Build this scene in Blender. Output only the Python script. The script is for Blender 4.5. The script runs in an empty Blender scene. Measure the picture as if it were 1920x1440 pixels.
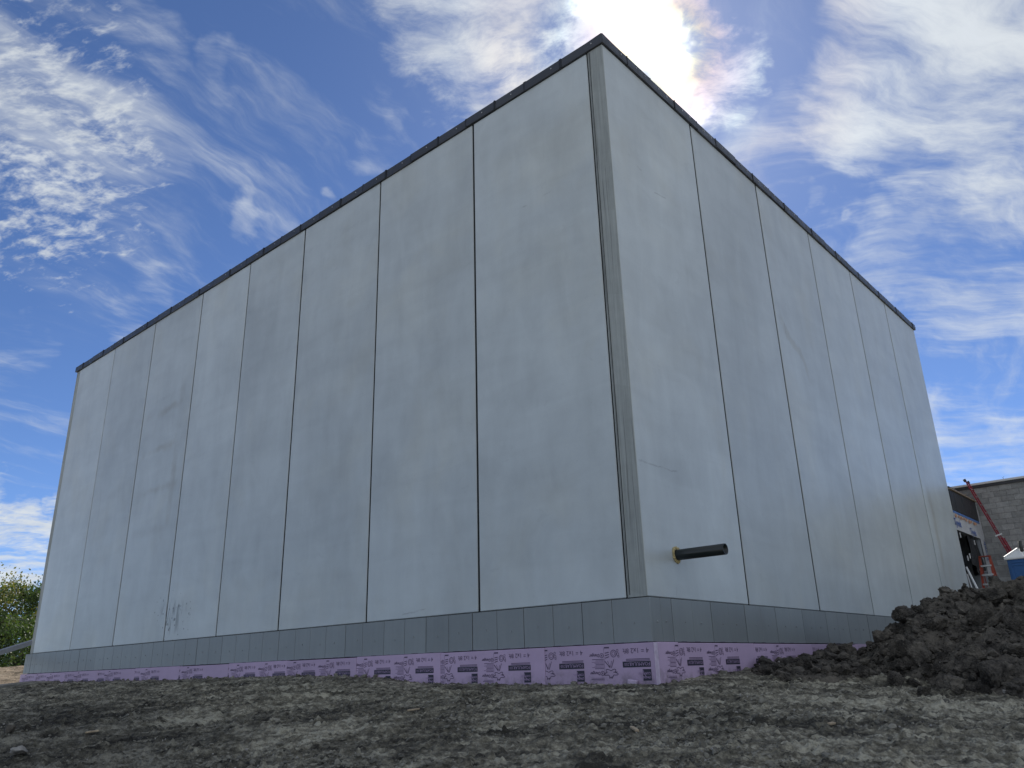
import bpy, bmesh, math, random
import numpy as np
from mathutils import Vector, Matrix

random.seed(7)
rng = np.random.default_rng(11)
S = bpy.context.scene
COL = S.collection
rad = math.radians

# ------------------------------------------------------------------ camera
def cam_axes(yaw, pitch, roll):
    cy, sy = math.cos(yaw), math.sin(yaw)
    f = Vector((cy * math.cos(pitch), sy * math.cos(pitch), math.sin(pitch)))
    r0 = Vector((sy, -cy, 0)); u0 = r0.cross(f)
    r = math.cos(roll) * r0 + math.sin(roll) * u0
    u = -math.sin(roll) * r0 + math.cos(roll) * u0
    return r, u, f
CAM = Vector((6.409, -10.136, -0.941))
R_, U_, F_ = cam_axes(rad(131.2473), rad(19.7995), rad(-1.6663))
cd = bpy.data.cameras.new('camera'); cam = bpy.data.objects.new('camera', cd); COL.objects.link(cam)
M = Matrix((R_, U_, -F_)).transposed().to_4x4(); M.translation = CAM
cam.matrix_world = M
cd.sensor_width = 36.0; cd.lens = 36.0 * 1489.6 / 1920.0
cd.clip_start = 0.05; cd.clip_end = 8000
S.camera = cam

# ------------------------------------------------------------------ light
SUN_EL, SUN_AZ = rad(41.2), rad(116.6)          # azimuth counted from +X towards +Y
sd = Vector((math.cos(SUN_AZ) * math.cos(SUN_EL), math.sin(SUN_AZ) * math.cos(SUN_EL), math.sin(SUN_EL)))
sl = bpy.data.lights.new('sun', 'SUN'); sl.energy = 5.0; sl.angle = rad(0.5); sl.color = (1.0, 0.95, 0.87)
so = bpy.data.objects.new('sun', sl); COL.objects.link(so)
so.rotation_euler = (-sd).to_track_quat('-Z', 'Y').to_euler()
S.view_settings.view_transform = 'Standard'; S.view_settings.look = 'None'
S.view_settings.gamma = 1.0; S.view_settings.use_curve_mapping = False
S.view_settings.exposure = 0.0
S.render.engine = 'CYCLES'
S.cycles.max_bounces = 6; S.cycles.diffuse_bounces = 4; S.cycles.transparent_max_bounces = 8
S.cycles.use_denoising = True

# ------------------------------------------------------------------ node helpers
class NT:
    def __init__(s, nt): s.nt = nt; s.L = nt.links
    def node(s, t, **kw):
        n = s.nt.nodes.new(t)
        for k, v in kw.items(): setattr(n, k, v)
        return n
    def put(s, sock, v):
        if v is None: return
        if isinstance(v, bpy.types.NodeSocket): s.L.new(v, sock)
        else:
            try: sock.default_value = v
            except Exception: sock.default_value = (v, v, v)
    def m(s, op, a, b=None, c=None, clamp=False):
        n = s.node('ShaderNodeMath', operation=op); n.use_clamp = clamp
        s.put(n.inputs[0], a); s.put(n.inputs[1], b); s.put(n.inputs[2], c)
        return n.outputs[0]
    def v(s, op, a, b=None, scale=None):
        n = s.node('ShaderNodeVectorMath', operation=op)
        s.put(n.inputs[0], a); s.put(n.inputs[1], b)
        if scale is not None: s.put(n.inputs['Scale'], scale)
        return n.outputs['Value'] if op in ('DOT_PRODUCT', 'LENGTH', 'DISTANCE') else n.outputs[0]
    def comb(s, x, y, z):
        n = s.node('ShaderNodeCombineXYZ')
        for i, q in enumerate((x, y, z)): s.put(n.inputs[i], q)
        return n.outputs[0]
    def sep(s, v):
        n = s.node('ShaderNodeSeparateXYZ'); s.put(n.inputs[0], v); return n.outputs
    def noise(s, vec, scale=1.0, detail=4.0, rough=0.5, dist=0.0, col=False):
        n = s.node('ShaderNodeTexNoise'); s.put(n.inputs['Vector'], vec)
        n.inputs['Scale'].default_value = scale; n.inputs['Detail'].default_value = detail
        n.inputs['Roughness'].default_value = rough; n.inputs['Distortion'].default_value = dist
        return n.outputs['Color'] if col else n.outputs[0]
    def voro(s, vec, scale=1.0, rnd=1.0, feature='F1'):
        n = s.node('ShaderNodeTexVoronoi', feature=feature); s.put(n.inputs['Vector'], vec)
        n.inputs['Scale'].default_value = scale; n.inputs['Randomness'].default_value = rnd
        return n.outputs['Distance']
    def step(s, x, a, b, lo=0.0, hi=1.0):
        n = s.node('ShaderNodeMapRange', interpolation_type='SMOOTHSTEP')
        s.put(n.inputs[0], x); s.put(n.inputs[1], a); s.put(n.inputs[2], b); s.put(n.inputs[3], lo); s.put(n.inputs[4], hi)
        return n.outputs[0]
    def mix(s, f, a, b, blend='MIX'):
        n = s.node('ShaderNodeMix', data_type='RGBA', blend_type=blend)
        s.put(n.inputs[0], f)
        for sock, q in ((n.inputs[6], a), (n.inputs[7], b)):
            if isinstance(q, (tuple, list)) and len(q) == 3: q = (*q, 1.0)
            s.put(sock, q)
        return n.outputs[2]

# ------------------------------------------------------------------ sky
W = bpy.data.worlds.new('World'); S.world = W; W.use_nodes = True
W.node_tree.nodes.clear()
n = NT(W.node_tree)
def pix_dir(x, y):                               # a direction in the sky (all of this lies at infinity)
    d = R_ * ((x - 960) / 1489.6) - U_ * ((y - 720) / 1489.6) + F_
    return d.normalized()
sky = n.node('ShaderNodeTexSky', sky_type='NISHITA')
sky.sun_disc = False; sky.sun_elevation = SUN_EL; sky.sun_rotation = math.pi / 2 - SUN_AZ
sky.altitude = 300; sky.air_density = 0.6; sky.dust_density = 0.1; sky.ozone_density = 6.0
D = n.v('NORMALIZE', n.node('ShaderNodeTexCoord').outputs['Generated'])
dx, dy, dz = n.sep(D)
k = n.m('DIVIDE', 1.0, n.m('ADD', n.m('MAXIMUM', dz, 0.0), 0.16))
P = n.comb(n.m('MULTIPLY', dx, k), n.m('MULTIPLY', dy, k), 0.0)
def msum_v(*a):
    o = a[0]
    for q in a[1:]: o = n.v('ADD', o, q)
    return o
def rot_scale(ang, sx, sy, off=0.0, base=None):
    c, q = math.cos(ang), math.sin(ang)
    px, py, _ = n.sep(base or P)
    a = n.m('ADD', n.m('MULTIPLY', px, c * sx), n.m('MULTIPLY', py, q * sx))
    b = n.m('ADD', n.m('MULTIPLY', px, -q * sy), n.m('MULTIPLY', py, c * sy))
    return n.comb(a, b, off)
DW = n.v('NORMALIZE', msum_v(D, n.v('SCALE', n.v('SUBTRACT', n.noise(D, 5.0, 4, .6, col=True), (.5, .5, .5)), scale=.20), n.v('SCALE', n.v('SUBTRACT', n.noise(D, 17.0, 4, .6, col=True), (.5, .5, .5)), scale=.07)))
def blob(x, y, r0, r1, w=1.0):
    c = n.v('DOT_PRODUCT', DW, tuple(pix_dir(x, y)))
    o = n.step(c, math.cos(rad(r1)), math.cos(rad(r0)))
    return n.m('MULTIPLY', o, w) if w != 1.0 else o
def msum(*a):
    o = a[0]
    for q in a[1:]: o = n.m('ADD', o, q)
    return o
def mmax(*a):
    o = a[0]
    for q in a[1:]: o = n.m('MAXIMUM', o, q)
    return o
SKY_STRENGTH, CLOUD_L, FILL_COVER = 0.125, .60, .29
ANG_T, ANG_W, ANG_S, ANG_F = 62, 30, 100, 20
warp = n.v('SCALE', n.v('SUBTRACT', n.noise(P, 2.2, 4, .55, col=True), (.5, .5, .5)), scale=0.22)
PW = n.v('ADD', P, warp)
n_big = n.noise(P, 1.7, 3, .5)
def fib(angle, sx, sy, off, detail=9, rough=.64):
    return n.noise(rot_scale(rad(angle), sx, sy, off, PW), 1.0, detail, rough)
n_puff = n.noise(rot_scale(rad(35), 10.0, 15.0, 2.2, PW), 1.0, 9, .66)
n_torn = fib(ANG_T, 4.2, 11.5, 3.1, 9, .61)
n_wisp = fib(ANG_W, 3.0, 12.5, 5.5, 9, .61)
n_soft = fib(ANG_S, 2.6, 8.0, 7.7, 9, .60)
n_fleck = n.noise(rot_scale(rad(ANG_F), 30.0, 52.0, 1.3, n.v('ADD', P, n.v('SCALE', warp, scale=.7))), 1.0, 4, .6)
n_fleck = n.m('ADD', n.m('MULTIPLY', n_fleck, .68), n.m('MULTIPLY', n_puff, .32))
def band(nz, cover, lo, hi):
    """cloud thickness from a noise, thinned or thickened by a cover mask 0..1"""
    return n.step(n.m('ADD', nz, n.m('MULTIPLY', n.m('SUBTRACT', cover, 1.0), .34)), lo, hi)
def mottled(m, amt=.7):                         # break up the smooth outline of a mask
    return n.m('MULTIPLY', m, n.step(n_big, .30, .62, 1 - amt, 1.0))
# fine flecked altocumulus, upper left
mA = mmax(blob(50, 90, 2, 10, .85), blob(110, 250, 3, 10), blob(150, 400, 1, 7, .9), blob(0, 330, 3, 10, .95), blob(60, 480, 1, 7, .6))
dA = n.m('MULTIPLY', band(n_fleck, mA, .41, .68), .82)
veilA = n.m('MULTIPLY', mA, n.step(n_soft, .38, .75, .0, .26))
# thick torn sheet, upper right
mB = mmax(blob(1800, 90, 6, 12), blob(1660, 180, 2, 8, 1.0), blob(1630, 60, 1, 5, .95), blob(1560, 230, .5, 4, .8), blob(1900, 250, 2, 8, .75), blob(1990, 40, 6, 16), blob(1700, 290, 1, 5, .85))
dB = n.m('MULTIPLY', band(n.m('ADD', n.m('MULTIPLY', n_torn, .8), n.m('MULTIPLY', n_big, .2)), mB, .28, .64), .90)
# bright broken cloud round the sun
mC = mmax(blob(940, 150, 2, 8), blob(860, 40, 1, 8, .9), blob(1040, 60, 2, 9, .92), blob(1290, 130, 1, 5, 1.0), blob(900, 190, 1, 4))
dC = n.m('MULTIPLY', band(n.m('ADD', n.m('MULTIPLY', n_puff, .7), n.m('MULTIPLY', n_soft, .3)), mC, .32, .66), .85)
# the sunlit streak itself
mS = mmax(*[blob(x_, y_, .1, r_ * 1.55) for x_, y_, r_ in ((1150, -45, 2.2), (1178, -14, 1.9), (1203, 18, 1.7), (1224, 50, 1.6), (1241, 84, 1.55), (1252, 115, 1.5), (1259, 145, 1.4), (1268, 178, 1.3), (1278, 205, 1.3))])
dS = n.m('MULTIPLY', n.step(msum(n.m('MULTIPLY', n_torn, .6), n.m('MULTIPLY', n_puff, .4), n.m('MULTIPLY', mS, .55)), .42, 1.05), n.m('MINIMUM', n.m('MULTIPLY', mS, 1.15), 1.0))
mG = mmax(blob(1130, 60, .5, 5.5), blob(1000, 140, 1, 5), blob(1330, 190, .5, 4), blob(1290, 60, .3, 4))
dS2 = n.m('MULTIPLY', band(n.m('ADD', n.m('MULTIPLY', n_puff, .7), n.m('MULTIPLY', n_torn, .3)), mG, .34, .60), .9)
# wisps on the right and along the roof, low bank on the left
mD = mmax(blob(1780, 510, 2, 7, 1.06), blob(1660, 480, 1, 5, 1.0), blob(1880, 490, 2, 7, 1.0), blob(1850, 850, 1, 8, .9), blob(1480, 300, 2, 8, .85),
          blob(1880, 650, .5, 4, .6), blob(1545, 402, .3, 1.6, 1.0), blob(1700, 380, 2, 7, .7), blob(1850, 770, 1, 5, .55))
dD = n.m('MULTIPLY', band(n.m('ADD', n.m('MULTIPLY', n_wisp, .7), n.m('MULTIPLY', n_torn, .3)), mD, .35, .74), .80)
mE = mmax(blob(480, 460, .5, 3, 1.0), blob(700, 250, .5, 4, .92), blob(230, 600, 1, 4, .8), blob(290, 50, .5, 4, .9), blob(420, 85, .3, 3, .95), blob(600, 50, 1, 4, .6),
          blob(20, 680, 1, 3, .85), blob(320, 510, .5, 4, .62), blob(610, 370, .2, 1.3, 1.0), blob(270, 190, 1, 4, .72), blob(450, 250, 1, 7, .5))
dE = n.m('MULTIPLY', band(n.m('ADD', n.m('MULTIPLY', n_soft, .45), n.m('MULTIPLY', n_torn, .55)), mE, .37, .76), .70)
mF = mmax(blob(15, 1000, .6, 3.0), blob(80, 945, .3, 1.8, .95), blob(10, 1060, 1, 3.4, .9), blob(-170, 1010, 2, 5))
dF = n.m('MULTIPLY', band(n.m('ADD', n.m('MULTIPLY', n_puff, .5), n.m('MULTIPLY', n_soft, .5)), mF, .32, .58), .92)
# everywhere: thin cirrus, thickened behind the photographer by unseen bright cloud added to light the walls
fill_cloud = n.step(n.v('DOT_PRODUCT', D, tuple(Vector((1.0, -.6, .3)).normalized())), -.25, .35)
dG = n.m('MULTIPLY', n.step(msum(n_soft, n.m('MULTIPLY', n_big, .3), n.m('MULTIPLY', fill_cloud, FILL_COVER)), .61, 1.02), .7)
keep = None
for d in (dA, veilA, dB, dC, dS, dS2, dD, dE, dF, dG):
    q = n.m('SUBTRACT', 1.0, n.m('MULTIPLY', d, .97))
    keep = q if keep is None else n.m('MULTIPLY', keep, q)
dens = n.m('SUBTRACT', 1.0, keep, clamp=True)
cs = n.v('DOT_PRODUCT', D, tuple(pix_dir(1240, 95)))
ang = n.m('MULTIPLY', n.m('ARCCOSINE', n.m('MINIMUM', cs, .99999)), 180 / math.pi)      # degrees from the sun
def gauss(w): return n.m('EXPONENT', n.m('MULTIPLY', n.m('POWER', n.m('DIVIDE', ang, w), 2.0), -1.0))
aur_w, aur_n = gauss(11.0), gauss(1.9)
# iridescent rim of the cloud near the sun: a colour that turns with the angle
ir = n.node('ShaderNodeValToRGB'); n.put(ir.inputs[0], n.m('DIVIDE', n.m('ADD', ang, n.m('MULTIPLY', n.m('SUBTRACT', n_puff, .5), 1.5)), 14.0))
el = ir.color_ramp.elements
el[0].position = 0.0; el[0].color = (1, 1, 1, 1); el[1].position = 1.0; el[1].color = (1, 1, 1, 1)
for p_, c_ in ((.10, (1, 1, .97)), (.15, (1.0, .93, .66)), (.20, (1.0, .80, .62)), (.27, (1.0, .80, .80)), (.36, (.97, .88, .95)), (.48, (.95, 1.0, 1.0)), (.62, (1.0, .93, .88)), (.78, (1, .93, .90))):
    e = el.new(p_); e.color = (*c_, 1)
lum = msum(n.m('MULTIPLY', n_torn, .34), CLOUD_L, n.m('MULTIPLY', aur_w, .34), n.m('MULTIPLY', aur_n, .55), n.m('MULTIPLY', mS, .5))
ccol = n.v('SCALE', n.mix(1.0, ir.outputs[0], (.93, .985, 1.02), 'MULTIPLY'), scale=lum)
skyc = n.v('MULTIPLY', sky.outputs[0], (SKY_STRENGTH * .95, SKY_STRENGTH * .98, SKY_STRENGTH * 1.05))
haze_glow = n.v('SCALE', (1.0, .98, .95), scale=n.m('ADD', n.m('MULTIPLY', aur_n, .30), n.m('MULTIPLY', aur_w, .11)))
skyc = n.v('ADD', skyc, haze_glow)
fin = n.mix(dens, skyc, ccol)
bg = n.node('ShaderNodeBackground'); n.put(bg.inputs[0], fin); bg.inputs[1].default_value = 1.0
wo = n.node('ShaderNodeOutputWorld'); n.L.new(bg.outputs[0], wo.inputs[0])
W.cycles.sampling_method = 'MANUAL'; W.cycles.sample_map_resolution = 1024

# ------------------------------------------------------------------ numpy noise
def _h(ix, iy, iz):
    h = (ix.astype(np.int64) * 374761393 + iy.astype(np.int64) * 668265263 + iz.astype(np.int64) * 2147483647) & 0xFFFFFFFF
    h = ((h ^ (h >> 13)) * 1274126177) & 0xFFFFFFFF
    return ((h ^ (h >> 16)) & 0xFFFF) / 65535.0
def vnoise(x, y, z=0.0):
    x, y = np.asarray(x, float), np.asarray(y, float); z = np.zeros_like(x) + z
    i, j, l = np.floor(x), np.floor(y), np.floor(z); fx, fy, fz = x - i, y - j, z - l
    fx, fy, fz = (q * q * q * (q * (q * 6 - 15) + 10) for q in (fx, fy, fz))
    o = 0
    for a in (0, 1):
        for b in (0, 1):
            for c in (0, 1):
                o = o + _h(i + a, j + b, l + c) * (fx if a else 1 - fx) * (fy if b else 1 - fy) * (fz if c else 1 - fz)
    return o
def fbm(x, y, z=0.0, oct=4, g=.5):
    o, a, t = 0, 1.0, 0
    x, y, z = np.asarray(x, float), np.asarray(y, float), np.asarray(z, float)
    for q in range(oct):
        o = o + a * vnoise(x + 17.3 * q, y + 9.1 * q, z + 3.7 * q); t += a; a *= g; x, y, z = x * 2.03, y * 2.03, z * 2.03
    return o / t - .5
def sstep(a, b, x):
    t = np.clip((np.asarray(x, float) - a) / (b - a), 0, 1); return t * t * (3 - 2 * t)

# ------------------------------------------------------------------ materials
MATS = {}
def new_mat(name):
    m = bpy.data.materials.new(name); m.use_nodes = True; m.node_tree.nodes.clear()
    q = NT(m.node_tree); b = q.node('ShaderNodeBsdfPrincipled'); o = q.node('ShaderNodeOutputMaterial')
    q.L.new(b.outputs[0], o.inputs[0]); MATS[name] = m
    return m, q, b
def bump(q, b, h, dist=.01, strength=1.0):
    n_ = q.node('ShaderNodeBump'); n_.inputs['Distance'].default_value = dist; n_.inputs['Strength'].default_value = strength
    q.put(n_.inputs['Height'], h); q.L.new(n_.outputs[0], b.inputs['Normal'])
def simple(name, col, rough=.6, var=.12, scale=8.0, metal=0.0, bumpd=0.0, spec=.5, rndvar=0.0):
    m, q, b = new_mat(name)
    pos = q.node('ShaderNodeNewGeometry').outputs['Position']
    f = q.noise(pos, scale, 5, .6)
    v = q.step(f, .25, .75, 1 - var, 1 + var)
    if rndvar:
        r = q.node('ShaderNodeObjectInfo').outputs['Random']
        v = q.m('MULTIPLY', v, q.m('ADD', q.m('MULTIPLY', r, 2 * rndvar), 1 - rndvar))
    q.put(b.inputs['Base Color'], q.v('SCALE', tuple(col), scale=v))
    b.inputs['Roughness'].default_value = rough; b.inputs['Metallic'].default_value = metal
    b.inputs['Specular IOR Level'].default_value = spec
    if bumpd: bump(q, b, q.noise(pos, scale * 3, 5, .6), bumpd)
    return m

def concrete(name, base, blotch=1.0, stains=True):
    m, q, b = new_mat(name)
    pos0 = q.node('ShaderNodeNewGeometry').outputs['Position']
    rnd = q.node('ShaderNodeObjectInfo').outputs['Random']
    pos = q.v('ADD', pos0, q.comb(q.m('MULTIPLY', rnd, 37.0), q.m('MULTIPLY', rnd, 23.0), q.m('MULTIPLY', rnd, 91.0)))
    big = q.noise(pos, .42, 5, .55, .6)
    mid = q.noise(q.v('MULTIPLY', pos, (1.6, 1.6, .8)), 1.0, 6, .6, .5)
    streak = q.noise(q.v('MULTIPLY', pos, (3.2, 3.2, .30)), 1.0, 5, .55, .3)
    lift = q.noise(q.v('MULTIPLY', pos, (.5, .5, 2.4)), 1.0, 4, .5, .8)
    fine = q.noise(pos, 30, 4, .6)
    v = 1.0
    for f, a in ((big, .40), (mid, .32), (streak, .11), (lift, .20), (fine, .06)):
        v = q.m('ADD', v, q.m('MULTIPLY', q.m('SUBTRACT', f, .5), a * blotch))
    v = q.m('MULTIPLY', v, q.m('ADD', q.m('MULTIPLY', rnd, .15), .925))
    # tiny trowel marks and bug holes
    pit = q.step(q.voro(pos, 5.0), .025, .05, .80, 1.0)
    pit = q.m('MAXIMUM', pit, q.step(q.noise(pos, .9, 2, .5), .45, .56))
    v = q.m('MULTIPLY', v, pit)
    col = q.v('SCALE', tuple(base), scale=v)
    warm = q.step(q.noise(q.v('ADD', pos, (5, 5, 5)), .55, 4, .55, .4), .45, .75, 0, .45 * blotch)
    col = q.mix(warm, col, q.v('MULTIPLY', col, (1.05, 1.0, .91)))
    scuff = q.step(q.noise(q.v('MULTIPLY', pos, (1.3, 1.3, 3.4)), 1.0, 6, .62, 1.6), .63, .69, 0, .22)
    col = q.mix(scuff, col, q.v('SCALE', col, scale=.80))
    if stains:
        x, y, z = q.sep(pos0)
        def box(c, x0, x1, soft): return q.m('MULTIPLY', q.step(c, x0, x0 + soft), q.step(c, x1 - soft, x1, 1, 0))
        # ladder-like release-agent marks, third and neighbouring panels
        wob = q.m('MULTIPLY', q.m('SUBTRACT', q.noise(pos0, 1.3, 4, .6), .5), .9)
        bands = q.m('ABSOLUTE', q.m('SUBTRACT', q.m('FRACT', q.m('MULTIPLY', q.m('ADD', z, q.m('MULTIPLY', wob, .55)), .82)), .5))
        ladder = q.step(bands, .0, .15, 1, 0)
        edge = q.m('ADD', q.step(q.m('ABSOLUTE', q.m('SUBTRACT', x, q.m('ADD', -15.35, q.m('MULTIPLY', wob, .2)))), .05, .22, 1, 0), 0.0)
        mark = q.m('MAXIMUM', ladder, edge)
        mk = q.m('MULTIPLY', q.m('MULTIPLY', box(x, -17.65, -15.0, .25), box(z, 2.7, 7.6, .9)), q.step(y, .1, -.02))
        mk = q.m('MULTIPLY', q.m('MULTIPLY', mk, mark), q.step(q.noise(pos0, .9, 4, .6), .36, .62))
        col = q.mix(q.m('MULTIPLY', mk, .62), col, q.v('MULTIPLY', col, (.74, .68, .60)))
        # mud spattered by a bucket, low on the wall
        cx = q.m('ADD', q.m('POWER', q.m('DIVIDE', q.m('ADD', x, 14.45), 1.1), 2.0), q.m('POWER', q.m('DIVIDE', q.m('SUBTRACT', z, .62), .62), 2.0))
        near = q.m('EXPONENT', q.m('MULTIPLY', cx, -1.0))
        sp = q.voro(q.v('ADD', pos0, q.v('SCALE', q.noise(pos0, 6, 3, .5, col=True), scale=.10)), 6.0)
        spot = q.step(sp, q.m('MULTIPLY', near, .20), q.m('ADD', q.m('MULTIPLY', near, .34), .001), 1, 0)
        smear = q.m('MULTIPLY', q.step(q.noise(q.v('MULTIPLY', pos0, (6, 6, 1.4)), 1, 5, .6, .5), .5, .66), q.step(near, .45, .9))
        spl = q.m('MULTIPLY', q.m('MAXIMUM', q.m('MULTIPLY', spot, q.step(near, .12, .35)), q.m('MULTIPLY', smear, .7)), q.step(y, .1, -.02))
        col = q.mix(q.m('MULTIPLY', spl, .8), col, (.055, .05, .045))
        # hairline cracks and scrapes, each at its own place on the wall
        wl = q.m('MULTIPLY', q.m('SUBTRACT', q.noise(pos0, 3.5, 4, .6), .5), .12)
        for ax_, u0, z0, u1, z1 in [(0, 0.035, 2.04, 1.249, 2.034), (0, 0.552, 7.884, 0.675, 7.889), (0, 0.819, 7.789, 1.064, 7.749), (0, 0.843, 0.228, 0.819, 0.014), (1, -1.581, 7.45, -1.334, 7.453), (1, -2.116, 7.42, -1.94, 7.413), (1, -5.402, 0.095, -4.698, 0.144), (0, 6.867, 6.574, 6.858, 6.031), (0, 1.366, 7.451, 1.856, 7.539)]:
            uu = y if ax_ == 0 else x; L_ = math.hypot(u1 - u0, z1 - z0); tx_, tz_ = (u1 - u0) / L_, (z1 - z0) / L_
            du, dz_ = q.m('SUBTRACT', uu, u0), q.m('SUBTRACT', z, z0)
            al = q.m('ADD', q.m('MULTIPLY', du, tx_), q.m('MULTIPLY', dz_, tz_))
            ac = q.m('ADD', q.m('ADD', q.m('MULTIPLY', du, -tz_), q.m('MULTIPLY', dz_, tx_)), wl)
            ln = q.m('MULTIPLY', q.step(q.m('ABSOLUTE', ac), .006, .020, 1, 0), q.m('MULTIPLY', q.step(al, 0, .08), q.step(al, L_ - .1, L_, 1, 0)))
            ln = q.m('MULTIPLY', ln, q.step(x, -.1, -.02) if ax_ == 0 else q.step(y, .1, .02))
            ln = q.m('MULTIPLY', ln, q.step(q.noise(pos0, 5, 3, .6), .35, .55, .08, .34))
            col = q.mix(ln, col, (.16, .165, .165))
        # rusty run on the last right-hand panel
        wy = q.m('ADD', q.m('SUBTRACT', y, 16.35), q.m('MULTIPLY', q.m('SUBTRACT', q.noise(q.v('MULTIPLY', pos0, (1, 1, .8)), 1, 3, .5), .5), .7))
        run = q.m('MULTIPLY', q.step(q.m('ABSOLUTE', wy), .02, .26, 1, 0), box(z, 1.0, 4.3, .9))
        run = q.m('MULTIPLY', run, q.step(x, -.1, .0))
        col = q.mix(q.m('MULTIPLY', run, .55), col, q.v('MULTIPLY', col, (.72, .66, .58)))
        # tea-coloured curl on the third right-hand panel
        ax = q.m('ADD', q.m('SUBTRACT', y, 7.35), q.m('MULTIPLY', q.m('SUBTRACT', q.noise(q.v('ADD', pos0, (0, 0, 4)), 1.1, 4, .6), .5), 1.3))
        az_ = q.m('SUBTRACT', z, q.m('SUBTRACT', 6.0, q.m('MULTIPLY', ax, .9)))
        curl = q.m('MULTIPLY', q.step(q.m('ABSOLUTE', az_), .08, .26, 1, 0), q.step(q.m('ABSOLUTE', ax), .35, .8, 1, 0))
        curl = q.m('MULTIPLY', curl, q.step(x, -.1, .0))
        col = q.mix(q.m('MULTIPLY', curl, .5), col, q.v('MULTIPLY', col, (.80, .74, .64)))
    q.put(b.inputs['Base Color'], col)
    b.inputs['Roughness'].default_value = .36; b.inputs['Specular IOR Level'].default_value = .6
    bump(q, b, q.m('ADD', q.noise(pos, 9, 6, .6), q.m('MULTIPLY', pit, .5)), .002, .4)
    return m

concrete('panel_concrete', (.525, .575, .58))
def edge_mat():
    m, q, b = new_mat('edge_concrete')
    pos = q.node('ShaderNodeNewGeometry').outputs['Position']; x, y, z = q.sep(pos)
    st = q.noise(q.v('MULTIPLY', pos, (26, 26, .7)), 1.0, 6, .65, .4)
    pour = q.noise(q.comb(q.m('MULTIPLY', q.m('FLOOR', q.m('ADD', q.m('MULTIPLY', z, .62), q.m('MULTIPLY', x, .25))), 7.3), 2.1, 0.0), 1.0, 1, .5)   # one tone per pour
    bl = q.noise(pos, 3.5, 6, .65)
    v = q.m('ADD', q.m('ADD', q.m('MULTIPLY', st, .9), q.m('MULTIPLY', pour, .5)), q.m('MULTIPLY', bl, .4))
    col = q.v('SCALE', (.40, .43, .41), scale=v)
    run = q.step(q.noise(q.v('MULTIPLY', q.v('ADD', pos, (4, 0, 0)), (20, 20, .35)), 1.0, 4, .6), .58, .68, 0, .6)
    col = q.mix(run, col, (.09, .09, .085))
    q.put(b.inputs['Base Color'], col); b.inputs['Roughness'].default_value = .75
    bump(q, b, st, .01, .8)
edge_mat()
simple('joint_sealant', (.03, .032, .034), .8, .2, 6)
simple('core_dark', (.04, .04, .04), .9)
def board_mat():
    m, q, b = new_mat('skirting_board')
    pos = q.node('ShaderNodeNewGeometry').outputs['Position']; r = q.node('ShaderNodeObjectInfo').outputs['Random']
    st = q.noise(q.v('MULTIPLY', pos, (14, 14, .5)), 1, 4, .5)
    bl = q.noise(pos, 1.6, 4, .6)
    v = q.m('ADD', q.m('ADD', .86, q.m('MULTIPLY', st, .14)), q.m('MULTIPLY', q.m('SUBTRACT', bl, .5), .25))
    v = q.m('MULTIPLY', v, q.m('ADD', .92, q.m('MULTIPLY', r, .16)))
    dust = q.step(q.noise(q.v('ADD', pos, (3, 3, 3)), 3.0, 5, .65), .52, .75, 0, .18)
    col = q.mix(dust, q.v('SCALE', (.26, .285, .285), scale=v), (.28, .27, .25))
    q.put(b.inputs['Base Color'], col); b.inputs['Roughness'].default_value = .36; b.inputs['Specular IOR Level'].default_value = .6
    bump(q, b, st, .001, .4)
board_mat()
def membrane():
    m, q, b = new_mat('roof_membrane')
    pos = q.node('ShaderNodeNewGeometry').outputs['Position']; r = q.node('ShaderNodeObjectInfo').outputs['Random']
    a = q.noise(pos, 5, 6, .65, .6)
    scr = q.step(q.noise(q.v('MULTIPLY', pos, (16, 16, 22)), 1, 4, .7, 1.0), .62, .72, 0, .45)
    col = q.v('SCALE', (.050, .054, .062), scale=q.m('MULTIPLY', q.m('ADD', .6, q.m('MULTIPLY', a, .8)), q.m('ADD', .85, q.m('MULTIPLY', r, .3))))
    col = q.mix(scr, col, (.16, .165, .17))
    q.put(b.inputs['Base Color'], col); q.put(b.inputs['Roughness'], q.step(a, .3, .7, .3, .6))
    bump(q, b, a, .012, .7)
membrane()
simple('lap_dark', (.012, .013, .016), .5, .3, 8)
def foam():
    m, q, b = new_mat('pink_foam')
    pos = q.node('ShaderNodeNewGeometry').outputs['Position']; r = q.node('ShaderNodeObjectInfo').outputs['Random']
    z = q.sep(pos)[2]
    a = q.noise(pos, 2.0, 5, .6); s = q.noise(q.v('MULTIPLY', pos, (1.2, 1.2, 9)), 1, 4, .6)
    v = q.m('ADD', q.m('ADD', .80, q.m('MULTIPLY', a, .3)), q.m('MULTIPLY', s, .1))
    v = q.m('MULTIPLY', v, q.m('ADD', .93, q.m('MULTIPLY', r, .14)))
    col = q.v('SCALE', (.55, .41, .58), scale=v)
    ground_z = q.m('ADD', -1.02, q.m('MULTIPLY', q.m('SUBTRACT', q.noise(pos, 5, 5, .7), .5), .3))
    dirt = q.m('MULTIPLY', q.step(z, q.m('SUBTRACT', ground_z, .16), q.m('ADD', ground_z, .1), 1, 0), q.step(q.noise(pos, 7, 5, .65), .4, .68, .1, .6))
    spl = q.step(q.voro(q.v('ADD', pos, q.v('SCALE', q.noise(pos, 9, 3, col=True), scale=.08)), 3.2), .03, .085, .65, 0)
    spl = q.m('MULTIPLY', spl, q.step(q.noise(pos, .8, 2), .47, .6))
    col = q.mix(q.m('MAXIMUM', dirt, spl), col, (.10, .09, .075))
    q.put(b.inputs['Base Color'], col); b.inputs['Roughness'].default_value = .55
    b.inputs['Subsurface Weight'].default_value = 0.0
foam()
simple('foam_end', (.62, .52, .66), .6, .15, 10)
simple('print_ink', (.095, .065, .12), .6, .25, 30)
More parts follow.
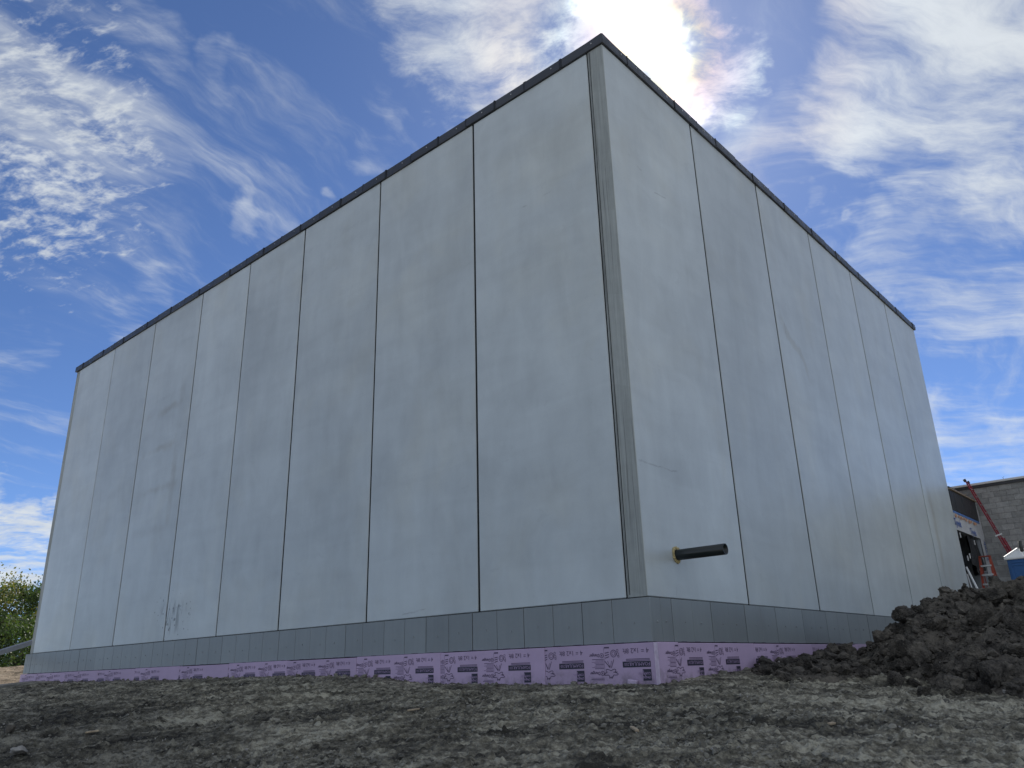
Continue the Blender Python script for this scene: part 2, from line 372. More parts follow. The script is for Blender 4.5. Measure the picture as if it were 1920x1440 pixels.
simple('print_pale', (.40, .29, .45), .6, .2, 30)
simple('black_pipe', (.011, .017, .019), .28, .2, 5)
simple('pipe_inside', (.006, .006, .007), .7)
simple('spray_foam', (.62, .50, .24), .75, .35, 25, bumpd=.02)
simple('screw_metal', (.55, .55, .53), .35, .1, 8, metal=.6)
simple('house_wrap', (.60, .60, .60), .45, .1, 2.5, bumpd=.02)
simple('wrap_blue', (.03, .10, .36), .5, .15, 10)
simple('wrap_orange', (.60, .30, .17), .6, .3, 6)
simple('black_metal', (.016, .018, .022), .4, .2, 3)
simple('blue_tape', (.10, .22, .52), .5, .15, 6)
simple('raw_wood', (.33, .25, .17), .7, .25, 10)
simple('black_tarp', (.018, .020, .022), .42, .3, 3, bumpd=.02)
simple('maroon_steel', (.10, .022, .02), .5, .2, 4)
simple('grey_board', (.30, .32, .33), .6, .12, 5)
simple('white_plastic', (.78, .78, .76), .35, .06, 5)
simple('cmu_block', (.36, .355, .335), .9, .16, 9, bumpd=.02, rndvar=.16)
simple('mortar', (.27, .265, .25), .95, .15, 12)
simple('white_metal', (.80, .79, .76), .35, .05, 4)
simple('dark_metal', (.06, .06, .065), .5, .1, 4)
simple('ladder_red', (.27, .012, .028), .4, .2, 5)
simple('ladder_orange', (.36, .06, .03), .4, .2, 5)
simple('aluminium', (.62, .62, .60), .38, .1, 10, metal=.75)
simple('toilet_blue', (.018, .10, .28), .4, .12, 3)
simple('toilet_white', (.80, .80, .78), .4, .06, 3)
simple('vent_grey', (.05, .055, .05), .6)
simple('brace_steel', (.055, .06, .065), .45, .25, 4, metal=.3)
simple('bark', (.09, .07, .05), .9, .3, 10, bumpd=.03)
simple('pale_stone', (.34, .32, .29), .85, .2, 14, bumpd=.02)
simple('wood_chip', (.42, .33, .22), .8, .3, 20)
simple('foam_scrap_mat', (.56, .45, .60), .6, .15, 12)

def soil(name, dark, mid, pale, sx=1.0, pale_amt=.6):
    m, q, b = new_mat(name)
    pos = q.node('ShaderNodeNewGeometry').outputs['Position']
    big = q.noise(pos, .5, 5, .6, .4)
    sx_, sy_, sz_ = q.sep(pos)
    along_ = q.m('ADD', q.m('MULTIPLY', sx_, .745), q.m('MULTIPLY', sy_, .666)); across_ = q.m('ADD', q.m('MULTIPLY', sx_, -.666), q.m('MULTIPLY', sy_, .745))
    drag = q.noise(q.comb(q.m('MULTIPLY', along_, .9 * sx), q.m('MULTIPLY', across_, 3.6), q.m('MULTIPLY', sz_, 3.0)), 1.0, 10, .72, .3)     # dragged smears, along the long wall
    med = q.noise(pos, 3.2, 6, .65, .3)
    fine = q.noise(pos, 26, 5, .7)
    grit = q.voro(pos, 38)
    f = q.m('ADD', q.m('ADD', q.m('MULTIPLY', big, .38), q.m('MULTIPLY', drag, .72)), q.m('MULTIPLY', q.m('SUBTRACT', med, .5), .5))
    f = q.m('ADD', f, q.m('MULTIPLY', q.m('SUBTRACT', q.noise(pos, 12, 6, .72), .5), .55))
    col = q.mix(q.step(f, .40, .58), dark, mid)
    col = q.mix(q.step(f, .53, .70, 0, pale_amt), col, pale)
    col = q.v('SCALE', col, scale=q.m('ADD', .45, q.m('MULTIPLY', fine, 1.1)))
    speck = q.step(q.voro(q.v('ADD', pos, (9, 4, 2)), 24), .07, .12, .8, 0)
    speck = q.m('MULTIPLY', speck, q.step(q.noise(pos, 1.4, 3), .44, .62))
    col = q.mix(speck, col, (.30, .28, .24))
    q.put(b.inputs['Base Color'], col); b.inputs['Roughness'].default_value = .92; b.inputs['Specular IOR Level'].default_value = .25
    h = q.m('ADD', q.m('ADD', q.m('MULTIPLY', med, 1.2), q.m('MULTIPLY', fine, .5)), q.m('MULTIPLY', grit, .35))
    bump(q, b, h, .05 if name != 'pile_soil' else .035, 1.0)
    return m, q, b
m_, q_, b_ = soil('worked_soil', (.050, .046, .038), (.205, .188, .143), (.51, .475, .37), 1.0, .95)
# ground beyond the building's shade painted paler as sunlit, to bounce light
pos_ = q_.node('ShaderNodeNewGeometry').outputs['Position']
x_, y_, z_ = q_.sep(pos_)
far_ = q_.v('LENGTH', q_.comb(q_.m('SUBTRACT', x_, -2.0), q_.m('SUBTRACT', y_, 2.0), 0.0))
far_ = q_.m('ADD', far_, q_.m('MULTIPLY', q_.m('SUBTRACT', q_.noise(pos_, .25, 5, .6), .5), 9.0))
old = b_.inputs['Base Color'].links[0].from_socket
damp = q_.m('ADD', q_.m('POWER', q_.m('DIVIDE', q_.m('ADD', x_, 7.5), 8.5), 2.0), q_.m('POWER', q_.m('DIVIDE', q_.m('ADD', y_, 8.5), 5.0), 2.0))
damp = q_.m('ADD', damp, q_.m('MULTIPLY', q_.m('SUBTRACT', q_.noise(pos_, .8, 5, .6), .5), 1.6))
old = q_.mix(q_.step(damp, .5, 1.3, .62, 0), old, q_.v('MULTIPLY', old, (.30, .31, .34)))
lit_tone = q_.v('SCALE', (.36, .335, .295), scale=q_.m('ADD', .7, q_.m('MULTIPLY', q_.noise(pos_, .8, 6, .6), .6)))
q_.put(b_.inputs['Base Color'], q_.mix(q_.step(far_, 19.5, 23.0), old, lit_tone))
soil('pile_soil', (.037, .033, .029), (.10, .089, .075), (.205, .18, .145), 3.0, .55)
soil('tan_soil', (.10, .078, .05), (.26, .20, .14), (.36, .30, .22), 2.0, .6)
simple('crumb_soil', (.19, .178, .145), .95, .7, 3.5, bumpd=.02)
def leaf(name, c0, c1):
    m, q, b = new_mat(name)
    pos = q.node('ShaderNodeNewGeometry').outputs['Position']
    f = q.step(q.noise(pos, 1.3, 4, .6), .3, .7)
    col = q.mix(f, c0, c1)
    q.put(b.inputs['Base Color'], col); b.inputs['Roughness'].default_value = .55
    t = q.node('ShaderNodeBsdfTranslucent'); q.put(t.inputs[0], q.v('MULTIPLY', col, (1.5, 1.6, .8)))
    mx = q.node('ShaderNodeMixShader'); mx.inputs[0].default_value = .35
    q.L.new(b.outputs[0], mx.inputs[1]); q.L.new(t.outputs[0], mx.inputs[2])
    o = [k_ for k_ in m.node_tree.nodes if k_.type == 'OUTPUT_MATERIAL'][0]
    q.L.new(mx.outputs[0], o.inputs[0])
leaf('leaf_green', (.035, .070, .022), (.085, .120, .035))
leaf('leaf_yellow', (.11, .12, .035), (.22, .19, .06))

# ------------------------------------------------------------------ object helpers
def link(o, parent=None):
    COL.objects.link(o)
    if parent: o.parent = parent
    return o
def mesh_from(name, verts, faces, mat, smooth=False):
    me = bpy.data.meshes.new(name)
    me.from_pydata([tuple(v) for v in verts], [], faces); me.materials.append(MATS[mat])
    if smooth: me.polygons.foreach_set('use_smooth', [True] * len(me.polygons))
    me.update(); return me
def obj(name, me, parent=None, loc=None):
    o = bpy.data.objects.new(name, me); link(o, parent)
    if loc is not None: o.location = loc
    return o
def tag(o, label=None, cat=None, group=None, kind=None):
    for k_, v_ in (('label', label), ('category', cat), ('group', group), ('kind', kind)):
        if v_: o[k_] = v_
    return o
def thing(name, label, cat, loc=(0, 0, 0), group=None, rz=0.0):
    e = bpy.data.objects.new(name, None); link(e); e.empty_display_size = .2
    e.location = loc; e.rotation_euler = (0, 0, rz); return tag(e, label, cat, group)
class B:
    """collects boxes, tubes and sheets; builds ONE mesh"""
    def __init__(s): s.v = []; s.f = []
    def add(s, vs, fs):
        k_ = len(s.v); s.v += [tuple(q) for q in vs]; s.f += [tuple(i + k_ for i in f) for f in fs]; return s
    def box(s, x0, x1, y0, y1, z0, z1):
        vs = [(x, y, z) for x in (x0, x1) for y in (y0, y1) for z in (z0, z1)]
        return s.add(vs, [(0, 1, 3, 2), (4, 6, 7, 5), (0, 4, 5, 1), (2, 3, 7, 6), (0, 2, 6, 4), (1, 5, 7, 3)])
    def bbox(s, x0, x1, y0, y1, z0, z1, c=.01):
        bm = bmesh.new(); bmesh.ops.create_cube(bm, size=1)
        for q in bm.verts:
            q.co = (x0 + (q.co.x + .5) * (x1 - x0), y0 + (q.co.y + .5) * (y1 - y0), z0 + (q.co.z + .5) * (z1 - z0))
        bmesh.ops.bevel(bm, geom=bm.edges[:], offset=c, segments=1, affect='EDGES')
        bm.verts.index_update(); s.add([q.co[:] for q in bm.verts], [[w.index for w in f.verts] for f in bm.faces]); bm.free(); return s
    def bar(s, a, b_, w, h=None, up=(0, 0, 1)):
        a, b_ = Vector(a), Vector(b_); h = h or w; d = (b_ - a).normalized(); up = Vector(up)
        if abs(d.dot(up)) > .98: up = Vector((1, 0, 0))
        sx = d.cross(up).normalized() * (w / 2); sy = sx.cross(d).normalized() * (h / 2)
        vs = [p + i * sx + j * sy for p in (a, b_) for i, j in ((-1, -1), (1, -1), (1, 1), (-1, 1))]
        return s.add(vs, [(3, 2, 1, 0), (4, 5, 6, 7), (0, 1, 5, 4), (1, 2, 6, 5), (2, 3, 7, 6), (3, 0, 4, 7)])
    def tube(s, pts, r, n_=12, cap=True):
        pts = [Vector(p) for p in pts]; rs = r if isinstance(r, (list, tuple)) else [r] * len(pts)
        rings = []
        for i, p in enumerate(pts):
            d = (pts[min(i + 1, len(pts) - 1)] - pts[max(i - 1, 0)]).normalized()
            up = Vector((0, 0, 1)) if abs(d.z) < .95 else Vector((1, 0, 0))
            a = d.cross(up).normalized(); b_ = a.cross(d).normalized()
            rings.append([p + rs[i] * (math.cos(t) * a + math.sin(t) * b_) for t in (2 * math.pi * j / n_ for j in range(n_))])
        vs = [q for rg in rings for q in rg]; fs = []
        for i in range(len(rings) - 1):
            for j in range(n_): fs.append((i * n_ + j, i * n_ + (j + 1) % n_, (i + 1) * n_ + (j + 1) % n_, (i + 1) * n_ + j))
        if cap: fs += [tuple(range(n_ - 1, -1, -1)), tuple(len(vs) - n_ + j for j in range(n_))]
        return s.add(vs, fs)
    def quad(s, a, b_, c, d): return s.add([a, b_, c, d], [(0, 1, 2, 3)])
    def mesh(s, name, mat, smooth=False): return mesh_from(name, s.v, s.f, mat, smooth)
    def obj(s, name, mat, parent=None, smooth=False, loc=None): return obj(name, s.mesh(name, mat, smooth), parent, loc)

# ------------------------------------------------------------------ ground
LX = np.array([-60, -24.3, -14.7, -8.6, -5.5, -4.7, -2.2, 0]); LZ = np.array([-.83, -.90, -.93, -.915, -1.01, -1.10, -1.16, -1.175])
RY = np.array([0, 1.5, 3.4, 6.5, 12, 17, 60]); RZ = np.array([-1.175, -1.09, -.985, -.87, -.65, -.5, -.5])
def base_h(x, y):
    x, y = np.asarray(x, float), np.asarray(y, float)
    d = np.hypot(np.maximum(x, 0), np.maximum(-y, 0))
    z0 = np.where(x < 0, np.interp(x, LX, LZ), np.interp(y, RY, RZ))
    s = .1 * (1 - .85 * sstep(4, 14, y))
    return z0 - s * np.minimum(d, 14 + 0 * d) - .004 * np.clip(d - 14, 0, 60)
def rough_h(x0_, y0_):
    x, y = .745 * x0_ + .666 * y0_, -.666 * x0_ + .745 * y0_       # the machines ran across the slope
    d = np.hypot(np.maximum(x0_, 0), np.maximum(-y0_, 0))
    near = sstep(.15, 1.5, d)
    ruts = fbm(x * .35 + 5, y * 1.5, 0, 4, .5) * .22 + fbm(x * 1.1, y * 2.6, 2, 4, .6) * .10
    track = (np.abs(((y + .05 * x + .35 * fbm(x * .4, y * .4, 6, 2)) * 1.35) % 1 - .5) - .25) * .08 * sstep(.0, .25, fbm(x * .22, y * .4, 9, 2) + .1)
    lumps = np.maximum(fbm(x * 2.6, y * 6.0, 4, 4, .64), -.05) * .085
    fine = fbm(x * 11, y * 22, 7, 3, .68) * .075 + np.maximum(fbm(x * 11, y * 13, 8, 2), 0) ** 1.5 * .20
    left = sstep(-4, -16, x) * 0 + sstep(2.5, -1.5, x0_ - .55 * (y0_ + 9)) * sstep(-4.5, -7.5, y0_)      # cloddier near corner
    return (ruts * .75 + track) * (.25 + .75 * near) + (lumps * (.75 + 1.6 * left) + fine) * (.45 + .55 * near)
def ground_h(x, y): return base_h(x, y) + rough_h(x, y)

nA, nR = 860, 860
az = np.linspace(rad(84), rad(182), nA); rr = np.geomspace(4.2, 31, nR)
A2, R2 = np.meshgrid(az, rr, indexing='ij')
gx = CAM.x + R2 * np.cos(A2); gy = CAM.y + R2 * np.sin(A2)
edge = np.minimum.reduce([sstep(0, .06, (A2 - az[0])), sstep(0, .06, (az[-1] - A2)), sstep(4.2, 4.9, R2), sstep(31, 27.5, R2)])
gz = ground_h(gx, gy) - (1 - edge) * .5
verts = np.stack([gx, gy, gz], -1).reshape(-1, 3)
ii, jj = np.meshgrid(np.arange(nA - 1), np.arange(nR - 1), indexing='ij'); q0 = (ii * nR + jj).ravel()
faces = np.stack([q0, q0 + nR, q0 + nR + 1, q0 + 1], -1)[:, ::-1]
# wide sheet to the horizon
t = np.concatenate([-np.geomspace(4000, 50, 22), np.linspace(-46, 46, 93), np.geomspace(50, 4000, 22)])
X3, Y3 = np.meshgrid(t, t, indexing='ij')
a3 = np.arctan2(Y3 - CAM.y, X3 - CAM.x) % (2 * math.pi); r3 = np.hypot(X3 - CAM.x, Y3 - CAM.y)
inside = (a3 > az[0] + .02) & (a3 < az[-1] - .02) & (r3 > 4.9) & (r3 < 28.5)
Z3 = base_h(X3, Y3) + fbm(X3 * .3, Y3 * .3, 1, 4) * .22 - np.where(inside, .55, .0)
v3 = np.stack([X3, Y3, Z3], -1).reshape(-1, 3); m3 = len(t)
ii, jj = np.meshgrid(np.arange(m3 - 1), np.arange(m3 - 1), indexing='ij'); q1 = (ii * m3 + jj).ravel() + len(verts)
f3 = np.stack([q1, q1 + m3, q1 + m3 + 1, q1 + 1], -1)
allv = np.concatenate([verts, v3]); allf = np.concatenate([faces, f3])
def np_mesh(name, v, f, mat, smooth=True):
    me = bpy.data.meshes.new(name); k_ = f.shape[1]
    me.vertices.add(len(v)); me.vertices.foreach_set('co', np.ascontiguousarray(v, dtype=np.float32).ravel())
    me.loops.add(f.size); me.loops.foreach_set('vertex_index', np.ascontiguousarray(f, dtype=np.int32).ravel())
    me.polygons.add(len(f)); me.polygons.foreach_set('loop_start', np.arange(0, f.size, k_, dtype=np.int32))
    me.polygons.foreach_set('use_smooth', np.full(len(f), smooth))
    me.materials.append(MATS[mat]); me.update(calc_edges=True); me.validate(); return me
# orientation check: normals up
def upwards(v, f):
    a, b_, c = v[f[0][0]], v[f[0][1]], v[f[0][2]]
    return f if np.cross(b_ - a, c - a)[2] > 0 else f[:, ::-1]
allf = np.concatenate([upwards(allv, faces), upwards(allv, f3)])
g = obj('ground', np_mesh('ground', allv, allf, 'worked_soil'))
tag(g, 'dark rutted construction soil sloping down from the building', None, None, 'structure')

# ------------------------------------------------------------------ main building
BX, BY, H = -24.22, 18.90, 10.0
bld = thing('precast_building', 'tall windowless block of pale grey precast concrete panels on a dark skirting', 'building', (0, 0, -1.2))
def child(o):                                    # keep world coordinates under an Empty that is not at the origin
    p = o.parent; o.matrix_parent_inverse = Matrix.Translation(-Vector(p.location)); return o
B().box(BX + .028, -.028, .028, BY - .028, -1.6, H + .04).obj('core_wall', 'joint_sealant', bld); child(bld.children[-1])
XS = [-.346, -3.377, -6.441, -9.499, -12.139, -14.790, -17.853, -20.885, -23.936]
J = .024
for i in range(8):
    x1, x0 = XS[i] - J, XS[i + 1] + J
    o_ = random.uniform(-.004, .004)
    m_ = B().bbox(x0, x1, 0 + o_, .027, .012, H + .03, .012)
    child(m_.obj('wall_panel', 'panel_concrete', bld))
YS = [0, 3.244, 6.386, 9.549, 12.649, 15.757, 18.90]
for i in range(6):
    y0, y1 = YS[i] + (.031 if i else .012), YS[i + 1] - (.031 if i < 5 else 0)
    o_ = random.uniform(-.004, .004) if i else 0
    child(B().bbox(-.027, 0 + o_, y0, y1, .012, H + .03, .012).obj('wall_panel', 'panel_concrete', bld))
# exposed edge of the right-hand wall on the corner: rough cast, grooved
cp = child(B().bbox(-.318, -.002, .0, .010, .012, H + .03, .006).bbox(-.342, -.325, .006, .05, .012, H + .03, .003).obj('corner_strip', 'edge_concrete', bld))
cp['label'] = 'rough dark weathered edge strip of concrete at the corner'
b_ = B()
for xq in (-.30,): b_.box(xq, xq + .009, -.006, .0015, .05, H)
child(b_.obj('form_line', 'joint_sealant', bld))
child(B().bbox(BX, -23.955, .012, .027, .012, H + .03, .01).obj('corner_strip', 'edge_concrete', bld))
child(B().bbox(BX, BX + .027, .065, BY, .012, H + .03, .01).obj('wall_panel', 'panel_concrete', bld))
# roof edge membrane in lapped lengths
def coping(along, a0, a1, k_):
    lift = random.uniform(-.012, .012) if k_ else 0.0; out = .035 + (.008 if k_ % 2 else 0) + random.uniform(0, .006) if k_ else .040
    z0, z1 = 10.035 + lift, 10.252 + lift * .4
    prof = [(0.06, z0 + .004), (-out, z0), (-out - .006, z0 + .05), (-out, z1 - .02), (-out + .02, z1), (.35, z1 - .02), (.35, z0 + .08)]
    n_ = len(prof); vs = []
    for e in (a0, a1 + (.0 if k_ == 0 and along == 'x' else .02)):
        for d, z in prof: vs.append((e, d, z) if along == 'x' else (-d, e, z))
    fs = [(i, (i + 1) % n_, n_ + (i + 1) % n_, n_ + i) for i in range(n_)] + [tuple(range(n_ - 1, -1, -1)), tuple(range(n_, 2 * n_))]
    o = child(obj('coping', mesh_from('coping', vs, fs, 'roof_membrane'), bld))
    if k_:
        e = a1 if along == 'x' else a0; w_ = random.uniform(.018, .034)
        b_ = B().box(e - w_, e + w_, -out - .0085, -out + .01, z0 + .004, z1 - .012) if along == 'x' else B().box(out - .01, out + .0085, e - w_ * .6, e + w_ * .6, z0 + .004, z1 - .012)
        child(b_.obj('lap_shadow', 'lap_dark', bld))  # dark strip painted in for the shadow at each lap edge
    return o, out
laps = [.0395, -.95, -1.87, -2.70, -3.54, -4.41, -5.30, -6.20, -7.05, -7.94, -8.81, -9.67, -10.55, -11.43, -12.30, -13.20, -14.12, -14.98,
        -15.87, -16.77, -17.62, -18.42, -19.26, -20.20, -20.94, -21.84, -22.74, -23.6, -24.27]
screws = B()
for i in range(len(laps) - 1):
    _, out = coping('x', laps[i + 1] + (.004 if i % 2 else 0), laps[i] - (.004 if i else 0), i)
    for xq in (laps[i] - .30 + random.uniform(-.08, .08),):
        screws.box(xq - .012, xq + .012, -out - .012, -out - .002, 10.13, 10.154)
yq = -.0385; i = 0
while yq < BY - .05:
    y2 = min(yq + .88 + random.uniform(-.06, .06), BY + .05)
    _, out = coping('y', yq, y2, i)
    for e in (.3, .62): screws.box(out + .002, out + .012, yq + e - .012, yq + e + .012, 10.12 + random.uniform(0, .05), 10.15 + random.uniform(0, .05))
    yq = y2; i += 1
o = child(screws.obj('fasteners', 'screw_metal', bld)); o['kind'] = 'stuff'
child(B().box(BX + .3, -.3, .3, BY - .1, H + .05, H + .12).obj('roof', 'roof_membrane', bld))
# dark skirting boards
JB = [.05, -1.16, -2.34, -3.50, -4.66, -5.83, -7.01, -8.20, -9.36, -10.53, -11.73, -12.90, -14.05, -15.22, -16.45, -17.62, -18.79, -19.96, -21.14, -22.28, -23.20, -23.84, -24.40]
wash = B()
for i in range(len(JB) - 1):
    x1, x0 = JB[i] - (.007 if i else 0), JB[i + 1] + .007
    p = -.045 + random.uniform(-.004, .004); mid = (x0 + x1) / 2 + random.uniform(-.06, .06)
    b_ = B().bbox(x0, mid - .003, p, -.002, -.615, -.004, .003).bbox(mid + .003, x1, p + .0015, -.002, -.615, -.004, .003)
    child(b_.obj('skirting_board', 'skirting_board', bld))
    for e in (.27, .73):
        xq = x0 + (x1 - x0) * e + random.uniform(-.05, .05); zq = -.33 + random.uniform(-.03, .03)
        wash.tube([(xq, p + .002, zq), (xq, p - .008, zq)], .014, 8)
JR = [-.043, .57, 1.77, 2.94, 4.14, 5.33, 6.5, 7.7, 8.9, 10.1, 11.3, 12.5, 13.7, 14.9, 16.1, 17.3, 18.5, 18.9]
for i in range(len(JR) - 1):
    y0, y1 = JR[i] + (.008 if i else 0), JR[i + 1] - .008
    p = .045 + random.uniform(-.004, .004); mid = (y0 + y1) / 2
    child(B().bbox(.002, p, y0, mid - .003, -.615, -.004, .003).bbox(.002, p - .0015, mid + .003, y1, -.615, -.004, .003).obj('skirting_board', 'skirting_board', bld))
    for e in (.3, .7):
        yq = y0 + (y1 - y0) * e; wash.tube([(p - .002, yq, -.33), (p + .008, yq, -.33 + random.uniform(-.02, .02))], .014, 8)
o = child(wash.obj('washers', 'grey_board', bld)); o['kind'] = 'stuff'

# pink foam boards with upside-down print
def text_mesh(txt, size, mat, bold=False):
    cu = bpy.data.curves.new('lettering', 'FONT'); cu.body = txt; cu.size = size; cu.resolution_u = 2
    if bold: cu.offset = size * .02
    cu.align_x = 'LEFT'
    o = bpy.data.objects.new('lettering', cu); COL.objects.link(o)
    dg = bpy.context.evaluated_depsgraph_get(); me = bpy.data.meshes.new_from_object(o.evaluated_get(dg))
    vs = [q.co.copy() for q in me.vertices]; fs = [tuple(p.vertices) for p in me.polygons]
    bpy.data.objects.remove(o); bpy.data.curves.remove(cu); bpy.data.meshes.remove(me)
    return vs, fs
T_BRAND = text_mesh('FOAMULAR', .066, None); T_GRADE = text_mesh('| 250', .055, None)
T_SIZE = text_mesh('4 = 1x2 8ft', .098, None); T_OC1 = text_mesh('OWENS', .042, None, True); T_OC2 = text_mesh('CORNING', .042, None, True)
T_D = text_mesh('Danger', .062, None, True)
def print_block(flip):
    """one printed motif in its own upright frame: x to the right, z up, origin at the lower right of the dark logo box; then turned upside down"""
    ink, pale, dark = B(), B(), B()
    def T(t, x, z, b_): b_.add([(v.x + x, z + v.y) for v in t[0]] and [(v.x + x, 0, v.y + z) for v in t[0]], t[1])
    def rect(b_, x0, x1, z0, z1): b_.quad((x0, 0, z0), (x1, 0, z0), (x1, 0, z1), (x0, 0, z1))
    def line(b_, pts, w=.008):
        for a, c in zip(pts, pts[1:]):
            d = Vector((c[0] - a[0], c[1] - a[1])); 
            if d.length < 1e-6: continue
            nn = Vector((-d.y, d.x)).normalized() * w / 2
            b_.quad((a[0] - nn.x, 0, a[1] - nn.y), (c[0] - nn.x, 0, c[1] - nn.y), (c[0] + nn.x, 0, c[1] + nn.y), (a[0] + nn.x, 0, a[1] + nn.y))
    def ring(b_, cx, cz, r, w=.008, a0=0, a1=360, sx=1):
        line(b_, [(cx + sx * r * math.cos(rad(a)), cz + r * math.sin(rad(a))) for a in np.linspace(a0, a1, 19)], w)
    # upright design, x grows to the right from the left edge 0
    rect(dark, 0, .47, .135, .215)                                  # name bar
    rect(dark, 0, .14, .243, .395)                                   # logo square
    ink2 = pale
    T(T_BRAND, .012, .150, ink2); T(T_GRADE, .33, .155, ink2)
    T(T_OC1, .010, .335, ink2); T(T_OC2, .010, .285, ink2)
    ring(ink2, .015, .25, .115, .009, 5, 80)
    for z in (.122, .104): rect(ink, .01, .41, z - .004, z + .005)
    T(T_SIZE, .015, -.01 - .03, ink)
    for x0 in (.02, .42): rect(ink, x0, x0 + .16, -.125, -.119)
    # diagram: circles, cone, wavy outline
    x = .62
    ring(ink, x, .02, .048, .009); ring(ink, x, .02, .026, .006); ring(ink, x - .075, .03, .02, .006); ring(ink, x - .07, -.02, .016, .006); ring(ink, x - .085, .06, .013, .006)
    for k_ in range(3): line(ink, [(x + .08, .0 + .03 * k_), (x + .15, .01 + .035 * k_)], .012)
    rect(ink, x + .07, x + .16, -.075, -.055)
    line(ink, [(x - .0, .10), (x + .05, .215)], .01); line(ink, [(x + .16, .12), (x + .07, .215)], .012)
    line(ink, [(x + .04, .12), (x + .065, .2)], .007); line(ink, [(x + .11, .12), (x + .075, .2)], .007)
    w_ = [(x + .06 + (.075 + .022 * math.sin(5 * a)) * 1.35 * math.cos(a), .285 + (.048 + .016 * math.sin(5 * a)) * math.sin(a)) for a in np.linspace(0, 2 * math.pi, 31)]
    line(ink, w_, .009); line(ink, [(x + .02, .275), (x - .05, .27)], .009); line(ink, [(x + .05, .33), (x + .05, .36)], .012); line(ink, [(x + .09, .33), (x + .09, .36)], .012)
    # warning panel: words, icons and rows of fine print
    x = .80
    for z0 in (.02, .265):
        T(T_D, x + .07, z0, ink); ring(ink, x + .03, z0 + .022, .03, .008); rect(ink, x + .022, x + .038, z0 + .008, z0 + .034)
    for k_, z in enumerate((.09, .108, .126, .144, .162, .18, .198, .216, .345, .362, .379)):
        rect(ink if k_ in (0, 4, 7, 9) else MIDI, 0 + x, x + .14 + .1 * random.random(), z, z + .008)
    line(ink, [(x - .012, -.06), (x - .012, .32)], .004)
    return ink, dark, pale
MIDI = B()
proto = {}
def emit_print(par, place):
    """place(u, v) maps the turned motif to the board's face; u runs right on the wall, v up"""
    global proto
    if not proto:
        ink, dark, pale = print_block(True); proto = dict(ink=(ink.v, ink.f), dark=(dark.v, dark.f), pale=(pale.v, pale.f), mid=(list(MIDI.v), list(MIDI.f)))
    out = []
    me = bpy.data.meshes.new('printing'); vs, fs, mi = [], [], []
    for name, idx, lay in (('mid', 2, .0), ('ink', 0, .0), ('dark', 3, .0), ('pale', 1, .0012)):
        v_, f_ = proto[name]; k_ = len(vs)
        vs += [place(-p[0], -p[2], lay) for p in v_]; fs += [tuple(i + k_ for i in f) for f in f_]; mi += [idx] * len(f_)
    return vs, fs, mi
def board_with_prints(make_board, refs, place_for):
    b_ = make_board()
    vs, fs, mi = [], [], []
    for r in refs:
        v_, f_, m_ = emit_print(None, place_for(r)); k_ = len(vs)
        vs += v_; fs += [tuple(i + k_ for i in f) for f in f_]; mi += m_
    if fs:
        me = bpy.data.meshes.new('printing'); me.from_pydata(vs, [], fs)
        for q in ('print_ink', 'print_pale', 'print_mid', 'print_dark'): me.materials.append(MATS[q])
        me.polygons.foreach_set('material_index', mi); me.update()
        o = obj('printing', me, b_)
simple('print_dark', (.03, .026, .045), .5, .2, 20)
simple('print_mid', (.27, .19, .30), .6, .2, 30)
FY = -.10                                          # face of the foam on the long wall
# motif origin: upper right of the name bar in the photo is the lower left of the upright design
JF = [.095, -1.88, -4.22, -6.56, -8.90, -11.24, -13.55, -15.99, -18.33, -20.67, -23.0, -24.42]
refs_l = [.03, -1.13, -2.19, -3.35, -4.41, -5.56, -6.71, -7.85, -8.95, -10.1, -11.2, -12.35, -13.45, -14.6, -15.7, -16.8, -17.85, -18.95, -20.0, -21.1, -22.2, -23.2]
for i in range(len(JF) - 1):
    x1, x0 = JF[i] - .003, JF[i + 1] + .003
    dz = random.uniform(-.012, .004); yo = random.uniform(-.004, .004)
    def mk(x0=x0, x1=x1, dz=dz, yo=yo):
        return child(B().bbox(x0, x1, FY + yo, -.01, -1.75, -.622 + dz, .006).obj('foam_board', 'pink_foam', bld))
    sh_ = random.uniform(-.05, .05) if i else 0.0
    rs = [r + sh_ for r in refs_l if x0 + .0 < r <= x1 + .02]
    def pf(r, x0=x0, x1=x1, yo=yo):
        def place(u, v, lay): return (min(max(r + u, x0 + .001), x1 - .001), FY + yo - .003 - lay, -.735 + v - .0)
        return place
    board_with_prints(mk, rs, pf)
JFR = [.030, .60, 3.04, 5.48, 7.92, 10.36, 12.8, 15.24, 18.88]
refs_r = [1.27, 2.46, 3.52, 4.68, 5.8, 6.95]
child(B().bbox(.096, .108, FY - .003, -.004, -1.75, -.63, .003).obj('board_end', 'foam_end', bld))
FXR = .085
for i in range(len(JFR) - 1):
    y0, y1 = JFR[i] + .004, JFR[i + 1] - .003
    def mk(y0=y0, y1=y1):
        return child(B().bbox(.01, FXR, y0, y1, -1.75, -.625 + random.uniform(-.012, .004), .006).obj('foam_board', 'pink_foam', bld))
    rs = [r for r in refs_r if y0 < r <= y1]
    def pf(r, y0=y0, y1=y1):
        def place(u, v, lay): return (FXR + .003 + lay, min(max(r + u, y0 + .001 if r > 1.6 else .1), y1 - .001), -.735 + v)
        return place
    board_with_prints(mk, rs, pf)

